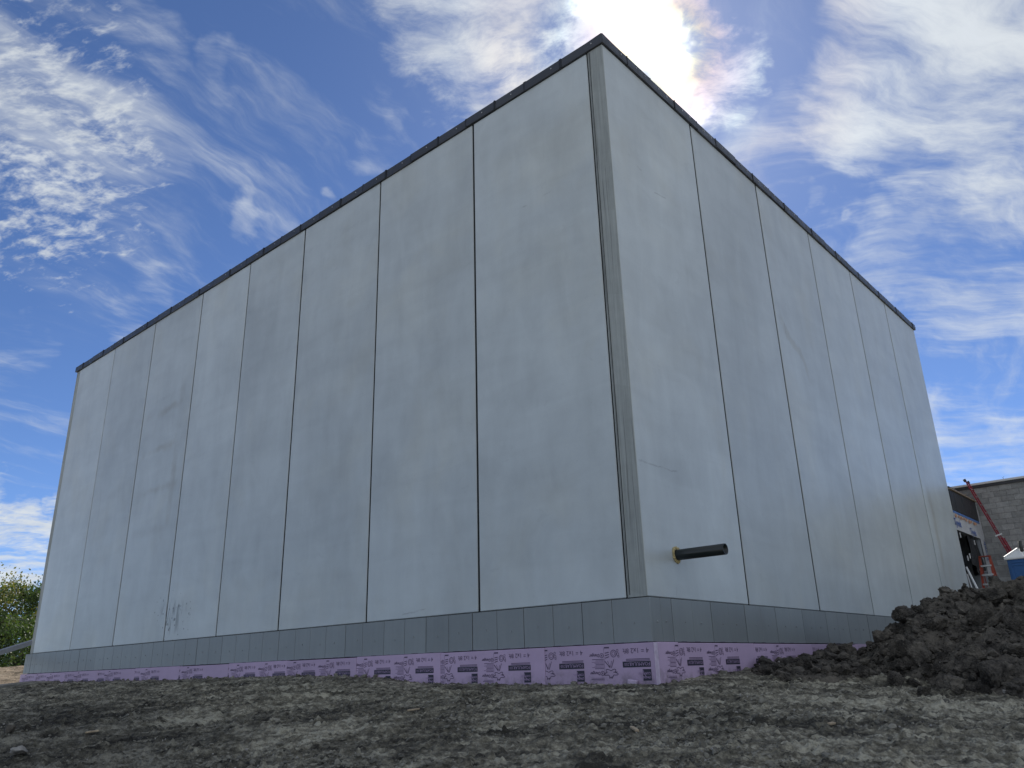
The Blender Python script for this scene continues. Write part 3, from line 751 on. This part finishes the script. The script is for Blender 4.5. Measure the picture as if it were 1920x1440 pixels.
# black pipe stub with its collar of spray foam
pz, py = .669, .926
pl = thing('pipe_stub', 'short black plastic pipe sticking out of the concrete wall', 'pipe', (0, py, pz))
def ringtube(r0, r1, L):
    b_ = B(); n_ = 28; vs = []; fs = []
    for x, r in ((-.02, r1), (L, r1), (L, r0), (-.0, r0)):
        vs += [(x, r * math.cos(2 * math.pi * j / n_), r * math.sin(2 * math.pi * j / n_)) for j in range(n_)]
    for a in range(3):
        for j in range(n_): fs.append((a * n_ + j, a * n_ + (j + 1) % n_, (a + 1) * n_ + (j + 1) % n_, (a + 1) * n_ + j))
    return b_.add(vs, fs)
ringtube(.072, .083, .84).obj('pipe', 'black_pipe', pl, True)
B().tube([(.02, 0, 0), (.03, 0, 0)], .073, 24).obj('pipe_bore', 'pipe_inside', pl)
bm = bmesh.new()
for j in range(26):
    a = 2 * math.pi * j / 26 + random.uniform(-.1, .1); r = .098 + random.uniform(-.008, .02)
    mtx = Matrix.Translation((.012, r * math.cos(a), r * math.sin(a))) @ Matrix.Diagonal((random.uniform(.5, .95), random.uniform(.7, 1.2), random.uniform(.7, 1.2), 1))
    bmesh.ops.create_icosphere(bm, subdivisions=2, radius=.026, matrix=mtx)
for v_ in bm.verts: v_.co += Vector((random.uniform(-.003, .003),) * 3)
me = bpy.data.meshes.new('foam_collar'); bm.to_mesh(me); bm.free(); me.materials.append(MATS['spray_foam'])
me.polygons.foreach_set('use_smooth', [True] * len(me.polygons)); obj('foam_collar', me, pl)

# ------------------------------------------------------------------ low link block and block wall behind it
XL, Y0, Y1 = -.02, 18.93, 22.70
lk = thing('link_block', 'low unfinished entrance block wrapped in white house wrap with a black fascia', 'building', (0, 21, -.5))
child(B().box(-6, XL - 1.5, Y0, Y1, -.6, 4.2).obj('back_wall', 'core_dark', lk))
child(B().box(-6, XL - .02, Y0, Y1, 3.0, 4.30).obj('header_wall', 'grey_board', lk))
child(B().box(-1.5, XL - .02, 22.02, Y1 - .01, -.6, 2.99).obj('side_wall', 'grey_board', lk))
nb = 7
for i in range(nb):
    y0 = Y0 + (Y1 - .36 - Y0) * i / nb; y1 = Y0 + (Y1 - .36 - Y0) * (i + 1) / nb
    child(B().bbox(XL, XL + .035 + .004 * (i % 2), y0 + .004, y1 - .004, 3.60, 4.30, .006).obj('fascia_panel', 'black_metal', lk))
child(B().box(-2.5, XL + .09, Y0, Y1 - .30, 4.305, 4.345).obj('roof_plank', 'raw_wood', lk))
child(B().box(-6, XL + .05, Y0, Y1 - .30, 4.35, 4.40).obj('roof_edge', 'dark_metal', lk))
child(B().bar((XL + .02, Y1 - 1.5, 4.43), (XL - .5, Y1 - .05, 4.62), .05).obj('loose_batten', 'raw_wood', lk))
child(B().box(XL + .002, XL + .03, Y0, Y1 - .36, 3.53, 3.595).obj('blue_strip', 'blue_tape', lk))
def wrap_sheet(y0, y1, z0, z1, name='house_wrap', torn=None):
    ny, nz = 14, 14; vs, fs = [], []
    for i in range(ny):
        for j in range(nz):
            y, z = y0 + (y1 - y0) * i / (ny - 1), z0 + (z1 - z0) * j / (nz - 1)
            if torn and i == ny - 1: y += torn(z)
            vs.append((XL + .004 + .010 * math.sin(y * 7 + z * 2) ** 2 + .006 * random.random(), y, z))
    for i in range(ny - 1):
        for j in range(nz - 1): fs.append((i * nz + j, (i + 1) * nz + j, (i + 1) * nz + j + 1, i * nz + j + 1))
    return child(obj(name, mesh_from(name, vs, fs, 'house_wrap', True), lk))
w1 = wrap_sheet(Y0, 22.02, 2.97, 3.53)
w2 = wrap_sheet(22.02, Y1 - .02, -.5, 4.22, torn=lambda z: -.1 * (math.sin(z * 3.1) > .4) - .04 * math.sin(z * 9))
def wall_text(t, y, z, scl, parent, mat='wrap_blue', vert=False):
    b_ = B()
    if not vert: vs = [(XL + .036, y + v_.x * scl, z + v_.y * scl) for v_ in t[0]]
    else: vs = [(XL + .036, y - v_.y * scl, z + v_.x * scl) for v_ in t[0]]
    o = obj('lettering', mesh_from('lettering', vs, t[1], mat), parent)
T_W = text_mesh('Tyvek', .34, None, True)
wall_text(T_W, 18.75, 3.10, 1.0, w1); wall_text(T_W, 20.7, 3.0, .9, w1)
wall_text(T_W, 22.5, .95, 1.0, w2, vert=True); wall_text(T_W, 22.5, 2.2, .85, w2, vert=True)
for i in range(9):
    y = Y0 + .1 + i * .33 + random.uniform(-.08, .08)
    child(B().box(XL + .036, XL + .038, y, y + .2, 3.40 + random.uniform(-.04, .02), 3.49).obj('sealant_smear', 'wrap_orange', lk))
# tarps hanging in the opening, with pale spots for light through tears
def tarp(y0, y1, z0, z1, x, sag, name='tarp', mat='black_tarp'):
    ny, nz = 16, 14; vs, fs = [], []
    for i in range(ny):
        for j in range(nz):
            u, w_ = i / (ny - 1), j / (nz - 1); y = y0 + (y1 - y0) * u
            zb = z0 - sag * (1 - (2 * u - 1) ** 2)
            z = zb + (z1 - zb) * w_
            vs.append((x + .10 * math.sin(u * 9 + w_ * 2) * (1 - w_ * .6) + .05 * math.sin(u * 23), y, z))
    for i in range(ny - 1):
        for j in range(nz - 1): fs.append((i * nz + j, (i + 1) * nz + j, (i + 1) * nz + j + 1, i * nz + j + 1))
    return child(obj(name, mesh_from(name, vs, fs, mat, True), lk))
tarp(20.55, 21.95, 2.0, 2.95, XL - .12, .35); tarp(Y0, 19.5, 1.9, 2.95, XL - .25, .3); tarp(20.0, 21.3, 1.4, 2.95, XL - .55, .2)
child(B().box(XL - .9, XL - .8, 19.3, 20.3, -.5, 2.9).obj('steel_post', 'maroon_steel', lk))
child(B().bbox(XL - .5, XL - .42, 20.15, 21.0, -.5, 1.75, .01).obj('leaning_board', 'grey_board', lk))
child(B().bbox(XL - .6, XL - .5, 19.0, 19.9, -.5, 1.55, .01).obj('leaning_board', 'black_metal', lk))
for y, z in ((19.55, 2.78), (20.65, 2.72), (21.35, 2.70), (20.25, 2.15), (19.9, 2.05), (21.3, 1.72)):  # small white boxes stand in for light showing through the tarps
    child(B().bbox(XL - .08, XL - .05, y, y + .05, z, z + .17, .006).obj('clip', 'white_plastic', lk))

cm = thing('block_building', 'grey concrete block building with a white roof edge behind the ladder', 'building', (3, Y1, -.5))
CY = 22.72
child(B().box(-5, 7.5, CY + .012, CY + .3, -.8, 4.87).obj('mortar_wall', 'mortar', cm))
child(B().box(-5, 7.5, CY + .3, CY + 9, -.8, 4.85).obj('rear_wall', 'core_dark', cm))
bm_blk = B().bbox(0, .392, 0, .10, 0, .192, .006).mesh('block', 'cmu_block')
c_ = 0
for row in range(29):
    z = 4.866 - (row + 1) * .2
    for kx in range(-3, 9):
        x = kx * .4 + (.2 if row % 2 else 0)
        if x < -1.0 or x > 2.9 or z < -.6 or c_ >= 300: continue
        o = child(obj('block', bm_blk, cm, (x, CY - random.uniform(0, .004), z))); c_ += 1
far = B()
for row in range(29):
    z = 4.866 - (row + 1) * .2
    for kx in range(-13, 19):
        x = kx * .4 + (.2 if row % 2 else 0)
        if -1.0 <= x <= 2.9 or x < -5 or x > 7: continue
        far.box(x, x + .392, CY, CY + .1, z, z + .192)
o = child(far.obj('blockwork', 'cmu_block', cm)); o['kind'] = 'stuff'
child(B().box(-5, 7.52, CY - .05, CY + .4, 4.87, 4.962).obj('fascia', 'dark_metal', cm))
child(B().bbox(-5, 7.55, CY - .09, CY + .45, 4.965, 5.045, .01).obj('roof_trim', 'white_metal', cm))
child(B().tube([(1.0, CY + .1, 5.03), (.99, CY + .1, 5.12), (1.02, CY + .1, 5.17)], .006, 6).tube([(.99, CY + .1, 5.1), (.95, CY + .1, 5.14)], .004, 6).obj('wire', 'dark_metal', cm))

# red extension ladder leaning on the low roof edge
el_ = thing('extension_ladder', 'tall dark red extension ladder leaning against the low black roof edge', 'ladder', (1.5, 22.0, -.5))
top, bot = Vector((-.06, 0, 5.04)), Vector((1.62, 0, -.5))
for y in (21.98, 22.40):
    child(B().bar((bot.x, y, bot.z), (top.x, y, top.z), .035, .085, (0, 1, 0)).obj('rail', 'ladder_red', el_))
    a, c = bot.lerp(top, .0), bot.lerp(top, .62); off = Vector((.075, 0, .02))
    child(B().bar((a.x + off.x, y + (.04 if y < 22.1 else -.04), a.z + off.z), (c.x + off.x, y + (.04 if y < 22.1 else -.04), c.z + off.z), .03, .08, (0, 1, 0)).obj('rail', 'ladder_red', el_))
for k_ in range(18):
    p = bot.lerp(top, (k_ + .6) / 18.5); child(B().tube([(p.x, 21.98, p.z), (p.x, 22.40, p.z)], .016, 8).obj('rung', 'aluminium', el_))
for f in (.36, .63): 
    p = bot.lerp(top, f); child(B().bar((p.x - .08, 21.93, p.z), (p.x + .14, 21.93, p.z + .06), .02, .05).obj('bracket', 'white_plastic', el_))
child(B().bar((top.x, 21.95, top.z - .02), (top.x - .03, 21.95, top.z + .07), .05, .09).bar((top.x, 22.43, top.z - .02), (top.x - .03, 22.43, top.z + .07), .05, .09).obj('end_cap', 'dark_metal', el_))

# orange stepladder with pale treads
st = thing('stepladder', 'orange fibreglass stepladder with pale treads standing before the dark opening', 'ladder', (.32, 20.0, -.5))
zt = 2.17
for s in (-1, 1):
    child(B().bar((.325 + s * .265, 19.85, -.5), (.325 + s * .145, 20.35, zt), .028, .075).obj('rail', 'ladder_orange', st))
    child(B().bar((.325 + s * .255, 21.2, -.5), (.325 + s * .15, 20.42, zt), .025, .05).obj('back_rail', 'ladder_orange', st))
for k_ in range(8):
    f = (k_ + 1) / 9.0; z = -.5 + f * (zt + .5); w_ = .265 - .12 * f; y = 19.85 + .5 * f
    child(B().bbox(.325 - w_, .325 + w_, y - .05, y + .04, z - .03, z + .025, .004).obj('tread', 'aluminium', st))
child(B().bbox(.325 - .17, .325 + .17, 20.28, 20.5, zt, zt + .03, .005).obj('top_cap', 'ladder_orange', st))
b_ = B()
for k_ in range(5):
    f = (k_ + 1) / 6; b_.bar((.325 - .25 + .1 * f, 21.2 - .78 * f, -.5 + f * 2.67), (.325 + .25 - .1 * f, 21.2 - .78 * f, -.5 + f * 2.67), .02)
child(b_.obj('back_brace', 'aluminium', st))

# white plastic pipes leaning at the far end of the right wall
lean = [((.40, 17.9, -.5), (.02, 19.1, 2.06)), ((.50, 18.6, -.5), (.02, 18.85, 1.60))]
for k_, (a, c) in enumerate(lean):
    a = Vector(a); c = Vector(c)
    if k_ == 0: a, c = Vector((.62, 18.95, -.5)), Vector((.0, 19.05, 1.78))
    else: a, c = Vector((.22, 18.97, -.5)), Vector((-.01, 19.03, 1.55))
    o = B().tube([(0, 0, 0), tuple(c - a)], .034 if k_ == 0 else .02, 12).obj('plastic_pipe', 'white_plastic', None, True, a)
    tag(o, ('thick white plastic pipe leaning by the far end of the concrete wall' if k_ == 0 else 'thin white plastic pipe leaning close against the far wall end'), 'pipe', 'white pipes leaning at the wall end')

# portable toilet
TX, TY, TZ = 1.60, 16.32, -.5
to = thing('portable_toilet', 'blue portable toilet with a white roof and grey vent behind the soil heap', 'toilet', (TX + .6, TY + .6, TZ), rz=0)
child(B().bbox(TX + .05, TX + 1.15, TY + .05, TY + 1.15, TZ + .08, TZ + 2.12, .02).obj('cabin', 'toilet_blue', to))
b_ = B()
for z in (2.04, 1.96): b_.bbox(TX + .16, TX + 1.05, TY + .03, TY + .06, TZ + z - .022, TZ + z + .022, .004)
child(b_.obj('louvre', 'toilet_blue', to))
child(B().bbox(TX + .10, TX + .17, TY + .02, TY + .06, TZ + .1, TZ + 1.9, .01).bbox(TX + 1.03, TX + 1.1, TY + .02, TY + .06, TZ + .1, TZ + 1.9, .01).obj('corner_rib', 'toilet_blue', to))
child(B().bbox(TX - .0, TX + 1.2, TY - .0, TY + 1.2, TZ + 2.115, TZ + 2.175, .015).obj('roof_rim', 'toilet_white', to))
r0 = [(TX + .01, TY + .01), (TX + 1.19, TY + .01), (TX + 1.19, TY + 1.19), (TX + .01, TY + 1.19)]; r1 = [(TX + .34, TY + .30), (TX + .86, TY + .30), (TX + .86, TY + .90), (TX + .34, TY + .90)]
b_ = B().add([(x, y, TZ + 2.172) for x, y in r0] + [(x, y, TZ + 2.42) for x, y in r1], [(0, 1, 5, 4), (1, 2, 6, 5), (2, 3, 7, 6), (3, 0, 4, 7), (4, 5, 6, 7)])
for i in range(4):
    a = Vector((*r0[i], TZ + 2.19)).lerp(Vector((*r1[i], TZ + 2.43)), .02); c = Vector((*r1[i], TZ + 2.43)); b_.bar(a, c, .05, .04)
child(b_.obj('roof', 'toilet_white', to))
child(B().tube([(TX + .46, TY + .22, TZ + 2.3), (TX + .45, TY + .22, TZ + 2.62)], .05, 14).obj('vent_pipe', 'vent_grey', to, True))
child(B().box(TX, TX + 1.2, TY, TY + 1.2, TZ, TZ + .09).obj('skid', 'dark_metal', to))

# ------------------------------------------------------------------ soil heap
def pile_add(x, y):
    def mound(cx, cy, rx, ry, h, p=1.0):
        d = np.sqrt(((x - cx) / rx) ** 2 + ((y - cy) / ry) ** 2); return h * np.clip(1 - d, 0, None) ** p
    z = np.maximum.reduce([mound(4.1, 7.2, 3.6, 4.7, 1.80, .9), mound(2.55, 6.6, 1.5, 3.3, 1.40, .6), mound(6.2, 6.0, 4.5, 4.4, 1.28, .95)])
    z = np.maximum(z, mound(1.1, 3.3, 1.1, 1.6, .16, .8)); z = np.maximum(z, mound(.55, 5.6, 1.0, 2.0, .10, .8))
    return z
def clodnoise(x, y):
    q = 0
    for s, a in ((1.7, .30), (3.6, .18), (7.5, .12), (15, .06)):
        q = q + a * np.abs(fbm(x * s, y * s, s, 2)) * 2 - a * .35
    return q
def pile_h(x, y):
    p = pile_add(x, y); return ground_h(x, y) + p + clodnoise(x, y) * sstep(.05, .6, p) * 1.0 - .06 * (p < .02)
NX, NY = 380, 420
px = np.linspace(.10, 8.6, NX); py_ = np.linspace(.8, 12.6, NY); PX, PY = np.meshgrid(px, py_, indexing='ij')
PZ = pile_h(PX, PY)
PZ[pile_add(PX, PY) <= 0.004] -= .35
pv = np.stack([PX, PY, PZ], -1).reshape(-1, 3)
ii, jj = np.meshgrid(np.arange(NX - 1), np.arange(NY - 1), indexing='ij'); q0 = (ii * NY + jj).ravel()
pf_ = np.stack([q0, q0 + NY, q0 + NY + 1, q0 + 1], -1)
keepf = pile_add(pv[pf_[:, 0], 0], pv[pf_[:, 0], 1]) > 0
pf_ = upwards(pv, pf_[keepf])
heap = thing('soil_heap', 'big heap of dark lumpy excavated soil piled beside the right wall', 'soil heap', (4, 6, -1.3))
child(obj('mound', np_mesh('mound', pv, pf_, 'pile_soil'), heap))
def clod_mesh(name, sub, mat, seed, ang=.5, rough_=.20):
    bm = bmesh.new(); bmesh.ops.create_icosphere(bm, subdivisions=sub, radius=1.0)
    r_ = random.Random(seed); co = np.array([v_.co[:] for v_ in bm.verts])
    for _ in range(14):                             # broken facets
        nv = np.array([r_.gauss(0, 1) for _ in range(3)]); nv /= np.linalg.norm(nv); h = r_.uniform(.42, .82)
        d = co @ nv; m_ = d > h; co[m_] -= np.outer((d[m_] - h) * .92, nv)
    s_ = seed * 7.13
    disp = fbm(co[:, 0] * 1.6 + s_, co[:, 1] * 1.6, co[:, 2] * 1.6, 3, .6) * 2 * rough_
    if sub > 2: disp = disp + np.abs(fbm(co[:, 0] * 4 + s_, co[:, 1] * 4, co[:, 2] * 4, 2, .6)) * .42 + fbm(co[:, 0] * 9 + s_, co[:, 1] * 9, co[:, 2] * 9, 3, .75) * .30
    co *= (1 + disp)[:, None]
    co *= np.array([r_.uniform(.8, 1.25), r_.uniform(.75, 1.1), r_.uniform(.6, .9)])
    for v_, c in zip(bm.verts, co): v_.co = c
    me = bpy.data.meshes.new(name); bm.to_mesh(me); bm.free(); me.materials.append(MATS[mat])
    me.polygons.foreach_set('use_smooth', [sub > 2] * len(me.polygons)); return me
BIG = [clod_mesh('clod', 5, 'pile_soil', s) for s in range(1, 8)]
MED = [clod_mesh('clod', 4, 'pile_soil', s) for s in range(6, 15)]
def put_clod(me, x, y, r, z=None, sink=.3, stretch=None):
    z = float(pile_h(np.array([x]), np.array([y]))[0]) if z is None else z
    o = child_later(obj('clod', me, heap, (x, y, z + r * (1 - 2 * sink) * .6)))
    o.scale = stretch or (r * random.uniform(.85, 1.2), r * random.uniform(.85, 1.2), r * random.uniform(.8, 1.1))
    o.rotation_euler = (random.uniform(-.5, .5), random.uniform(-.5, .5), random.uniform(0, 6.28)); return o
def child_later(o):
    o.matrix_parent_inverse = Matrix.Translation(-Vector(heap.location)); return o
def px_on_pile(X, Y):
    """the spot on the heap or ground seen at a spot of the photograph (for setting the clods out as they lie)"""
    d = pix_dir(X, Y); t_ = np.arange(6, 26, .02)
    xs, ys, zs = CAM.x + d.x * t_, CAM.y + d.y * t_, CAM.z + d.z * t_
    hz = np.where(pile_add(xs, ys) > 0, pile_h(xs, ys), ground_h(xs, ys)); k_ = np.argmax(zs < hz)
    if not (zs < hz).any(): return None
    return xs[k_], ys[k_], hz[k_], t_[k_]
# lumps picked out one by one
for X, Y, rp in ((1870, 1285, 33), (1795, 1297, 20), (1815, 1262, 24), (1680, 1285, 17), (1716, 1287, 11), (1690, 1230, 22), (1712, 1238, 26), (1690, 1258, 14),
                 (1630, 1180, 22), (1695, 1170, 20), (1760, 1180, 24), (1840, 1170, 22), (1870, 1130, 20), (1790, 1130, 15), (1905, 1110, 16), (1830, 1240, 16),
                 (1900, 1230, 18), (1740, 1270, 16), (1580, 1240, 13), (1510, 1250, 12), (1470, 1275, 14), (1440, 1265, 9), (1620, 1272, 15), (1585, 1262, 10),
                 (1650, 1205, 14), (1900, 1180, 16), (1770, 1225, 14), (1735, 1305, 14), (1905, 1300, 15)):
    h_ = px_on_pile(X, Y)
    if h_ is None: continue
    put_clod(random.choice(BIG), h_[0], h_[1], rp * h_[3] / 1489.6 * 1.12, h_[2], .22)
n_c = 0
while n_c < 255:
    x, y = random.uniform(.2, 7.5), random.uniform(1.5, 8.6)
    p = float(pile_add(np.array([x]), np.array([y]))[0])
    if p < .04: continue
    put_clod(random.choice(MED), x, y, min(.25, .065 + random.expovariate(1 / .055)), None, .25); n_c += 1
def scatter(name, count, pick, height, rmin, rmean, rmax, mat, sub, seeds):
    srcs = []
    for s in seeds:
        me = clod_mesh('src', sub, mat, s, rough_=.2); c = np.array([v_.co[:] for v_ in me.vertices]); f = np.array([p.vertices[:] for p in me.polygons]); srcs.append((c, f)); bpy.data.meshes.remove(me)
    xs, ys = pick(count); zs = height(xs, ys); V, Fc, off = [], [], 0
    for x, y, z in zip(xs, ys, zs):
        c, f = srcs[random.randrange(len(srcs))]
        r = min(rmax, rmin + random.expovariate(1 / rmean)); a = random.uniform(0, 6.28); ca, sa = math.cos(a), math.sin(a)
        tl = random.uniform(-.6, .6); ct, st_ = math.cos(tl), math.sin(tl)
        Rm = np.array([[ca, -sa, 0], [sa, ca, 0], [0, 0, 1]]) @ np.array([[ct, 0, st_], [0, 1, 0], [-st_, 0, ct]])
        V.append((c * r) @ Rm.T + np.array([x, y, z + r * .25])); Fc.append(f + off); off += len(c)
    return np_mesh(name, np.concatenate(V), np.concatenate(Fc), mat, False)
def pick_pile(n_):
    xs, ys = [], []
    while len(xs) < n_:
        x, y = rng.uniform(.15, 8, 4000), rng.uniform(1.0, 9.2, 4000); m_ = pile_add(x, y) > .02
        xs += list(x[m_]); ys += list(y[m_])
    return np.array(xs[:n_]), np.array(ys[:n_])
o = child(obj('crumbled_soil', scatter('crumbled_soil', 8500, pick_pile, pile_h, .012, .022, .12, 'pile_soil', 2, range(40, 48)), heap)); o['kind'] = 'stuff'
o = child(obj('pale_grit', scatter('pale_grit', 260, pick_pile, lambda x, y: pile_h(x, y) + .02, .01, .010, .04, 'pale_stone', 1, (60, 61)), heap)); o['kind'] = 'stuff'

# loose crumbs over the ground
def pick_ground(n_):
    xs, ys = [], []
    while len(xs) < n_:
        r = np.exp(rng.uniform(math.log(5.2), math.log(24), 6000)); a = rng.uniform(rad(92), rad(172), 6000)
        x, y = CAM.x + r * np.cos(a), CAM.y + r * np.sin(a)
        clump = fbm(x * .6, y * 1.3, 12, 3) + .5
        m_ = ((x > .12) | (y < -.12)) & (rng.uniform(0, 1, 6000) < sstep(.30, .62, clump)) & (pile_add(x, y) < .05)
        xs += list(x[m_]); ys += list(y[m_])
    return np.array(xs[:n_]), np.array(ys[:n_])
o = tag(obj('loose_soil', scatter('loose_soil', 26000, pick_ground, ground_h, .005, .0085, .07, 'crumb_soil', 1, range(70, 78))),
        'loose dark soil crumbs strewn over the rutted ground', None, None, 'stuff')
o = tag(obj('pale_gravel', scatter('pale_gravel', 3500, pick_ground, ground_h, .004, .005, .022, 'pale_stone', 1, (80, 81, 82))),
        'pale grit scattered over the dark soil', None, None, 'stuff')
def pick_foot(n_):
    u = rng.uniform(0, 1, n_); left = u < .8
    x = np.where(left, rng.uniform(-24.3, .3, n_), .12 + rng.exponential(.10, n_)); y = np.where(left, -.12 - rng.exponential(.12, n_), rng.uniform(0, 6, n_))
    return x, y
tag(obj('soil_against_foam', scatter('soil_against_foam', 1100, pick_foot, ground_h, .006, .016, .08, 'crumb_soil', 1, range(90, 95))),
    'soil lumps banked along the foot of the pink foam', None, None, 'stuff')

# a few single things lying about
def on_ground(X, Y):
    return px_on_pile(X, Y)
x, y, z, _ = on_ground(1187, 1284)
o = B().bbox(-.07, .07, -.035, .035, -.03, .035, .01).obj('foam_scrap', 'foam_scrap_mat', None, False, (x, y, z + .03)); o.rotation_euler = (.1, .15, .2)
tag(o, 'small pale pink foam offcut lying near the building corner', 'foam scrap')
for X, Y, r, lab in ((35, 1418, .10, 'pale rounded stone at the lower left edge of the ground'), (18, 1372, .13, 'dark clod of soil near the left edge above the pale stone')):
    h_ = on_ground(X, Y)
    o = obj('stone', clod_mesh('stone', 3, 'pale_stone' if X == 35 else 'pile_soil', X), None, (h_[0], h_[1], h_[2] + r * .25)); o.scale = (r, r, r)
    tag(o, lab, 'stone')
for X, Y, L_, rz, lab in ((172, 1377, .16, .9, 'short pale wood chip on dark soil at left'), (1190, 1372, .20, 2.4, 'pale flat splinter of wood in the middle of the foreground'),
                          (775, 1335, .17, .3, 'weathered wood offcut lying below the middle of the long wall'), (1560, 1362, .08, 1.2, 'tiny bright chip on the paler soil at right')):
    h_ = on_ground(X, Y)
    o = B().bbox(-L_ / 2, L_ / 2, -.022, .022, -.008, .012, .004).obj('wood_chip', 'wood_chip', None, False, (h_[0], h_[1], h_[2] + .022)); o.rotation_euler = (.12, -.1, rz)
    tag(o, lab, 'wood chip')

# ------------------------------------------------------------------ left end: brace, tan bank, trees
p1 = CAM + pix_dir(74, 1200) * 36.5; p0 = CAM + pix_dir(-70, 1245) * 33.0
dirn = (p0 - p1).normalized(); tgt = p1 + dirn * 12
gz_ = -.85; s_ = (p1.z - gz_) / max(1e-3, -dirn.z); foot = p1 + dirn * s_
br = thing('wall_brace', 'long grey steel tube slanting down behind the left end of the wall', 'brace', tuple(foot))
head = p1 - dirn * .6
child(B().bar(foot, head, .16, .16).obj('tube', 'brace_steel', br))
child(B().bar(foot + Vector((0, 0, -.02)), foot + Vector((0, 0, .10)), .5, .4).obj('foot_plate', 'brace_steel', br))
child(B().bar(head - dirn * .02, head - dirn * .05, .3, .3).obj('end_plate', 'brace_steel', br))
def tan_h(x, y):
    return .5 * np.exp(-(((x + 33.5) / 4.2) ** 2 + ((y - 3.4) / 3.2) ** 2)) + .55 * np.exp(-(((x + 41) / 6) ** 2 + ((y - 3) / 4) ** 2))
tx = np.linspace(-52, -25, 150); ty = np.linspace(-4, 12, 120); TX2, TY2 = np.meshgrid(tx, ty, indexing='ij')
th = tan_h(TX2, TY2); TZ2 = base_h(TX2, TY2) + th + (fbm(TX2 * 1.3, TY2 * 1.3, 3, 5, .6) * .5) * sstep(.05, .5, th) - .30 * (1 - sstep(.02, .25, th))
tv = np.stack([TX2, TY2, TZ2], -1).reshape(-1, 3)
ii, jj = np.meshgrid(np.arange(149), np.arange(119), indexing='ij'); q0 = (ii * 120 + jj).ravel()
tf = upwards(tv, np.stack([q0, q0 + 120, q0 + 121, q0 + 1], -1))
tag(obj('earth_bank', np_mesh('earth_bank', tv, tf, 'tan_soil')), 'sunlit tan earth bank beyond the left end of the building', 'earth bank')

def tree(name, label, base, height, cr, n_leaf, mats, seed, leaf_s=.16):
    r_ = random.Random(seed); e = thing(name, label, 'tree', base, 'trees beyond the left end of the building')
    bx, by, bz = 0, 0, 0
    b_ = B(); b_.tube([(0, 0, -.2), (.05, .02, height * .3), (.0, .1, height * .62)], [.17, .12, .05], 9)
    limbs = []
    for k_ in range(9):
        a = r_.uniform(0, 6.28); z0 = height * r_.uniform(.12, .5); L_ = cr * r_.uniform(.6, .95)
        tip = (L_ * math.cos(a), L_ * math.sin(a), z0 + height * r_.uniform(.15, .38)); limbs.append(tip)
        b_.tube([(0, 0, z0), (tip[0] * .5, tip[1] * .5, (z0 + tip[2]) / 2 + .1), tip], [.06, .04, .012], 6)
    b_.obj('trunk', 'bark', e, True)
    # clumps of leaves through the crown's volume
    for mi, (mt, share) in enumerate(mats):
        cl = []
        for _ in range(int(46 * share)):
            while True:
                p = np.array([r_.uniform(-1, 1) for _ in range(3)])
                if .12 < p @ p < 1: break
            c = p * np.array([cr, cr, height * .47]) + np.array([0, 0, height * .53])
            if mi == 1: c[2] = max(c[2], height * .5)
            cl.append((c, r_.uniform(.35, .8) * cr * .36))
        N = int(n_leaf * share); k_ = np.array([r_.randrange(len(cl)) for _ in range(N)])
        g_ = np.random.default_rng(seed * 10 + mi)
        cen = np.array([c for c, _ in cl])[k_] + g_.normal(0, 1, (N, 3)) * np.array([s for _, s in cl])[k_][:, None] * .55
        ua = g_.normal(0, 1, (N, 3)); ua /= np.linalg.norm(ua, axis=1)[:, None]; vb = np.cross(ua, g_.normal(0, 1, (N, 3))); vb /= np.linalg.norm(vb, axis=1)[:, None]
        s = g_.uniform(.6, 1.25, N)[:, None] * leaf_s
        q = np.stack([cen - ua * s * .5, cen + vb * s * .28, cen + ua * s * .5, cen - vb * s * .28], 1).reshape(-1, 3)
        f = np.arange(4 * N).reshape(N, 4)
        obj('crown', np_mesh('crown', q, f, mt, False), e)
def at_px(X, Y, dist, z):
    d = pix_dir(X, Y); h = Vector((d.x, d.y)).normalized(); return (CAM.x + h.x * dist, CAM.y + h.y * dist, z)
tree('bushy_tree', 'yellow green bushy tree touching the left end of the building', at_px(58, 1200, 56, -.9), 6.2, 3.2, 15000, [('leaf_green', .6), ('leaf_yellow', .4)], 3)
tree('bushy_tree', 'darker green tree at the left edge behind the slanting tube', at_px(2, 1200, 54, -.9), 5.7, 3.0, 14000, [('leaf_green', .8), ('leaf_yellow', .25)], 5)
tree('bushy_tree', 'low dark shrub filling the gap under the slanting tube', at_px(36, 1230, 50, -.9), 3.0, 2.8, 11000, [('leaf_green', 1.0)], 8)
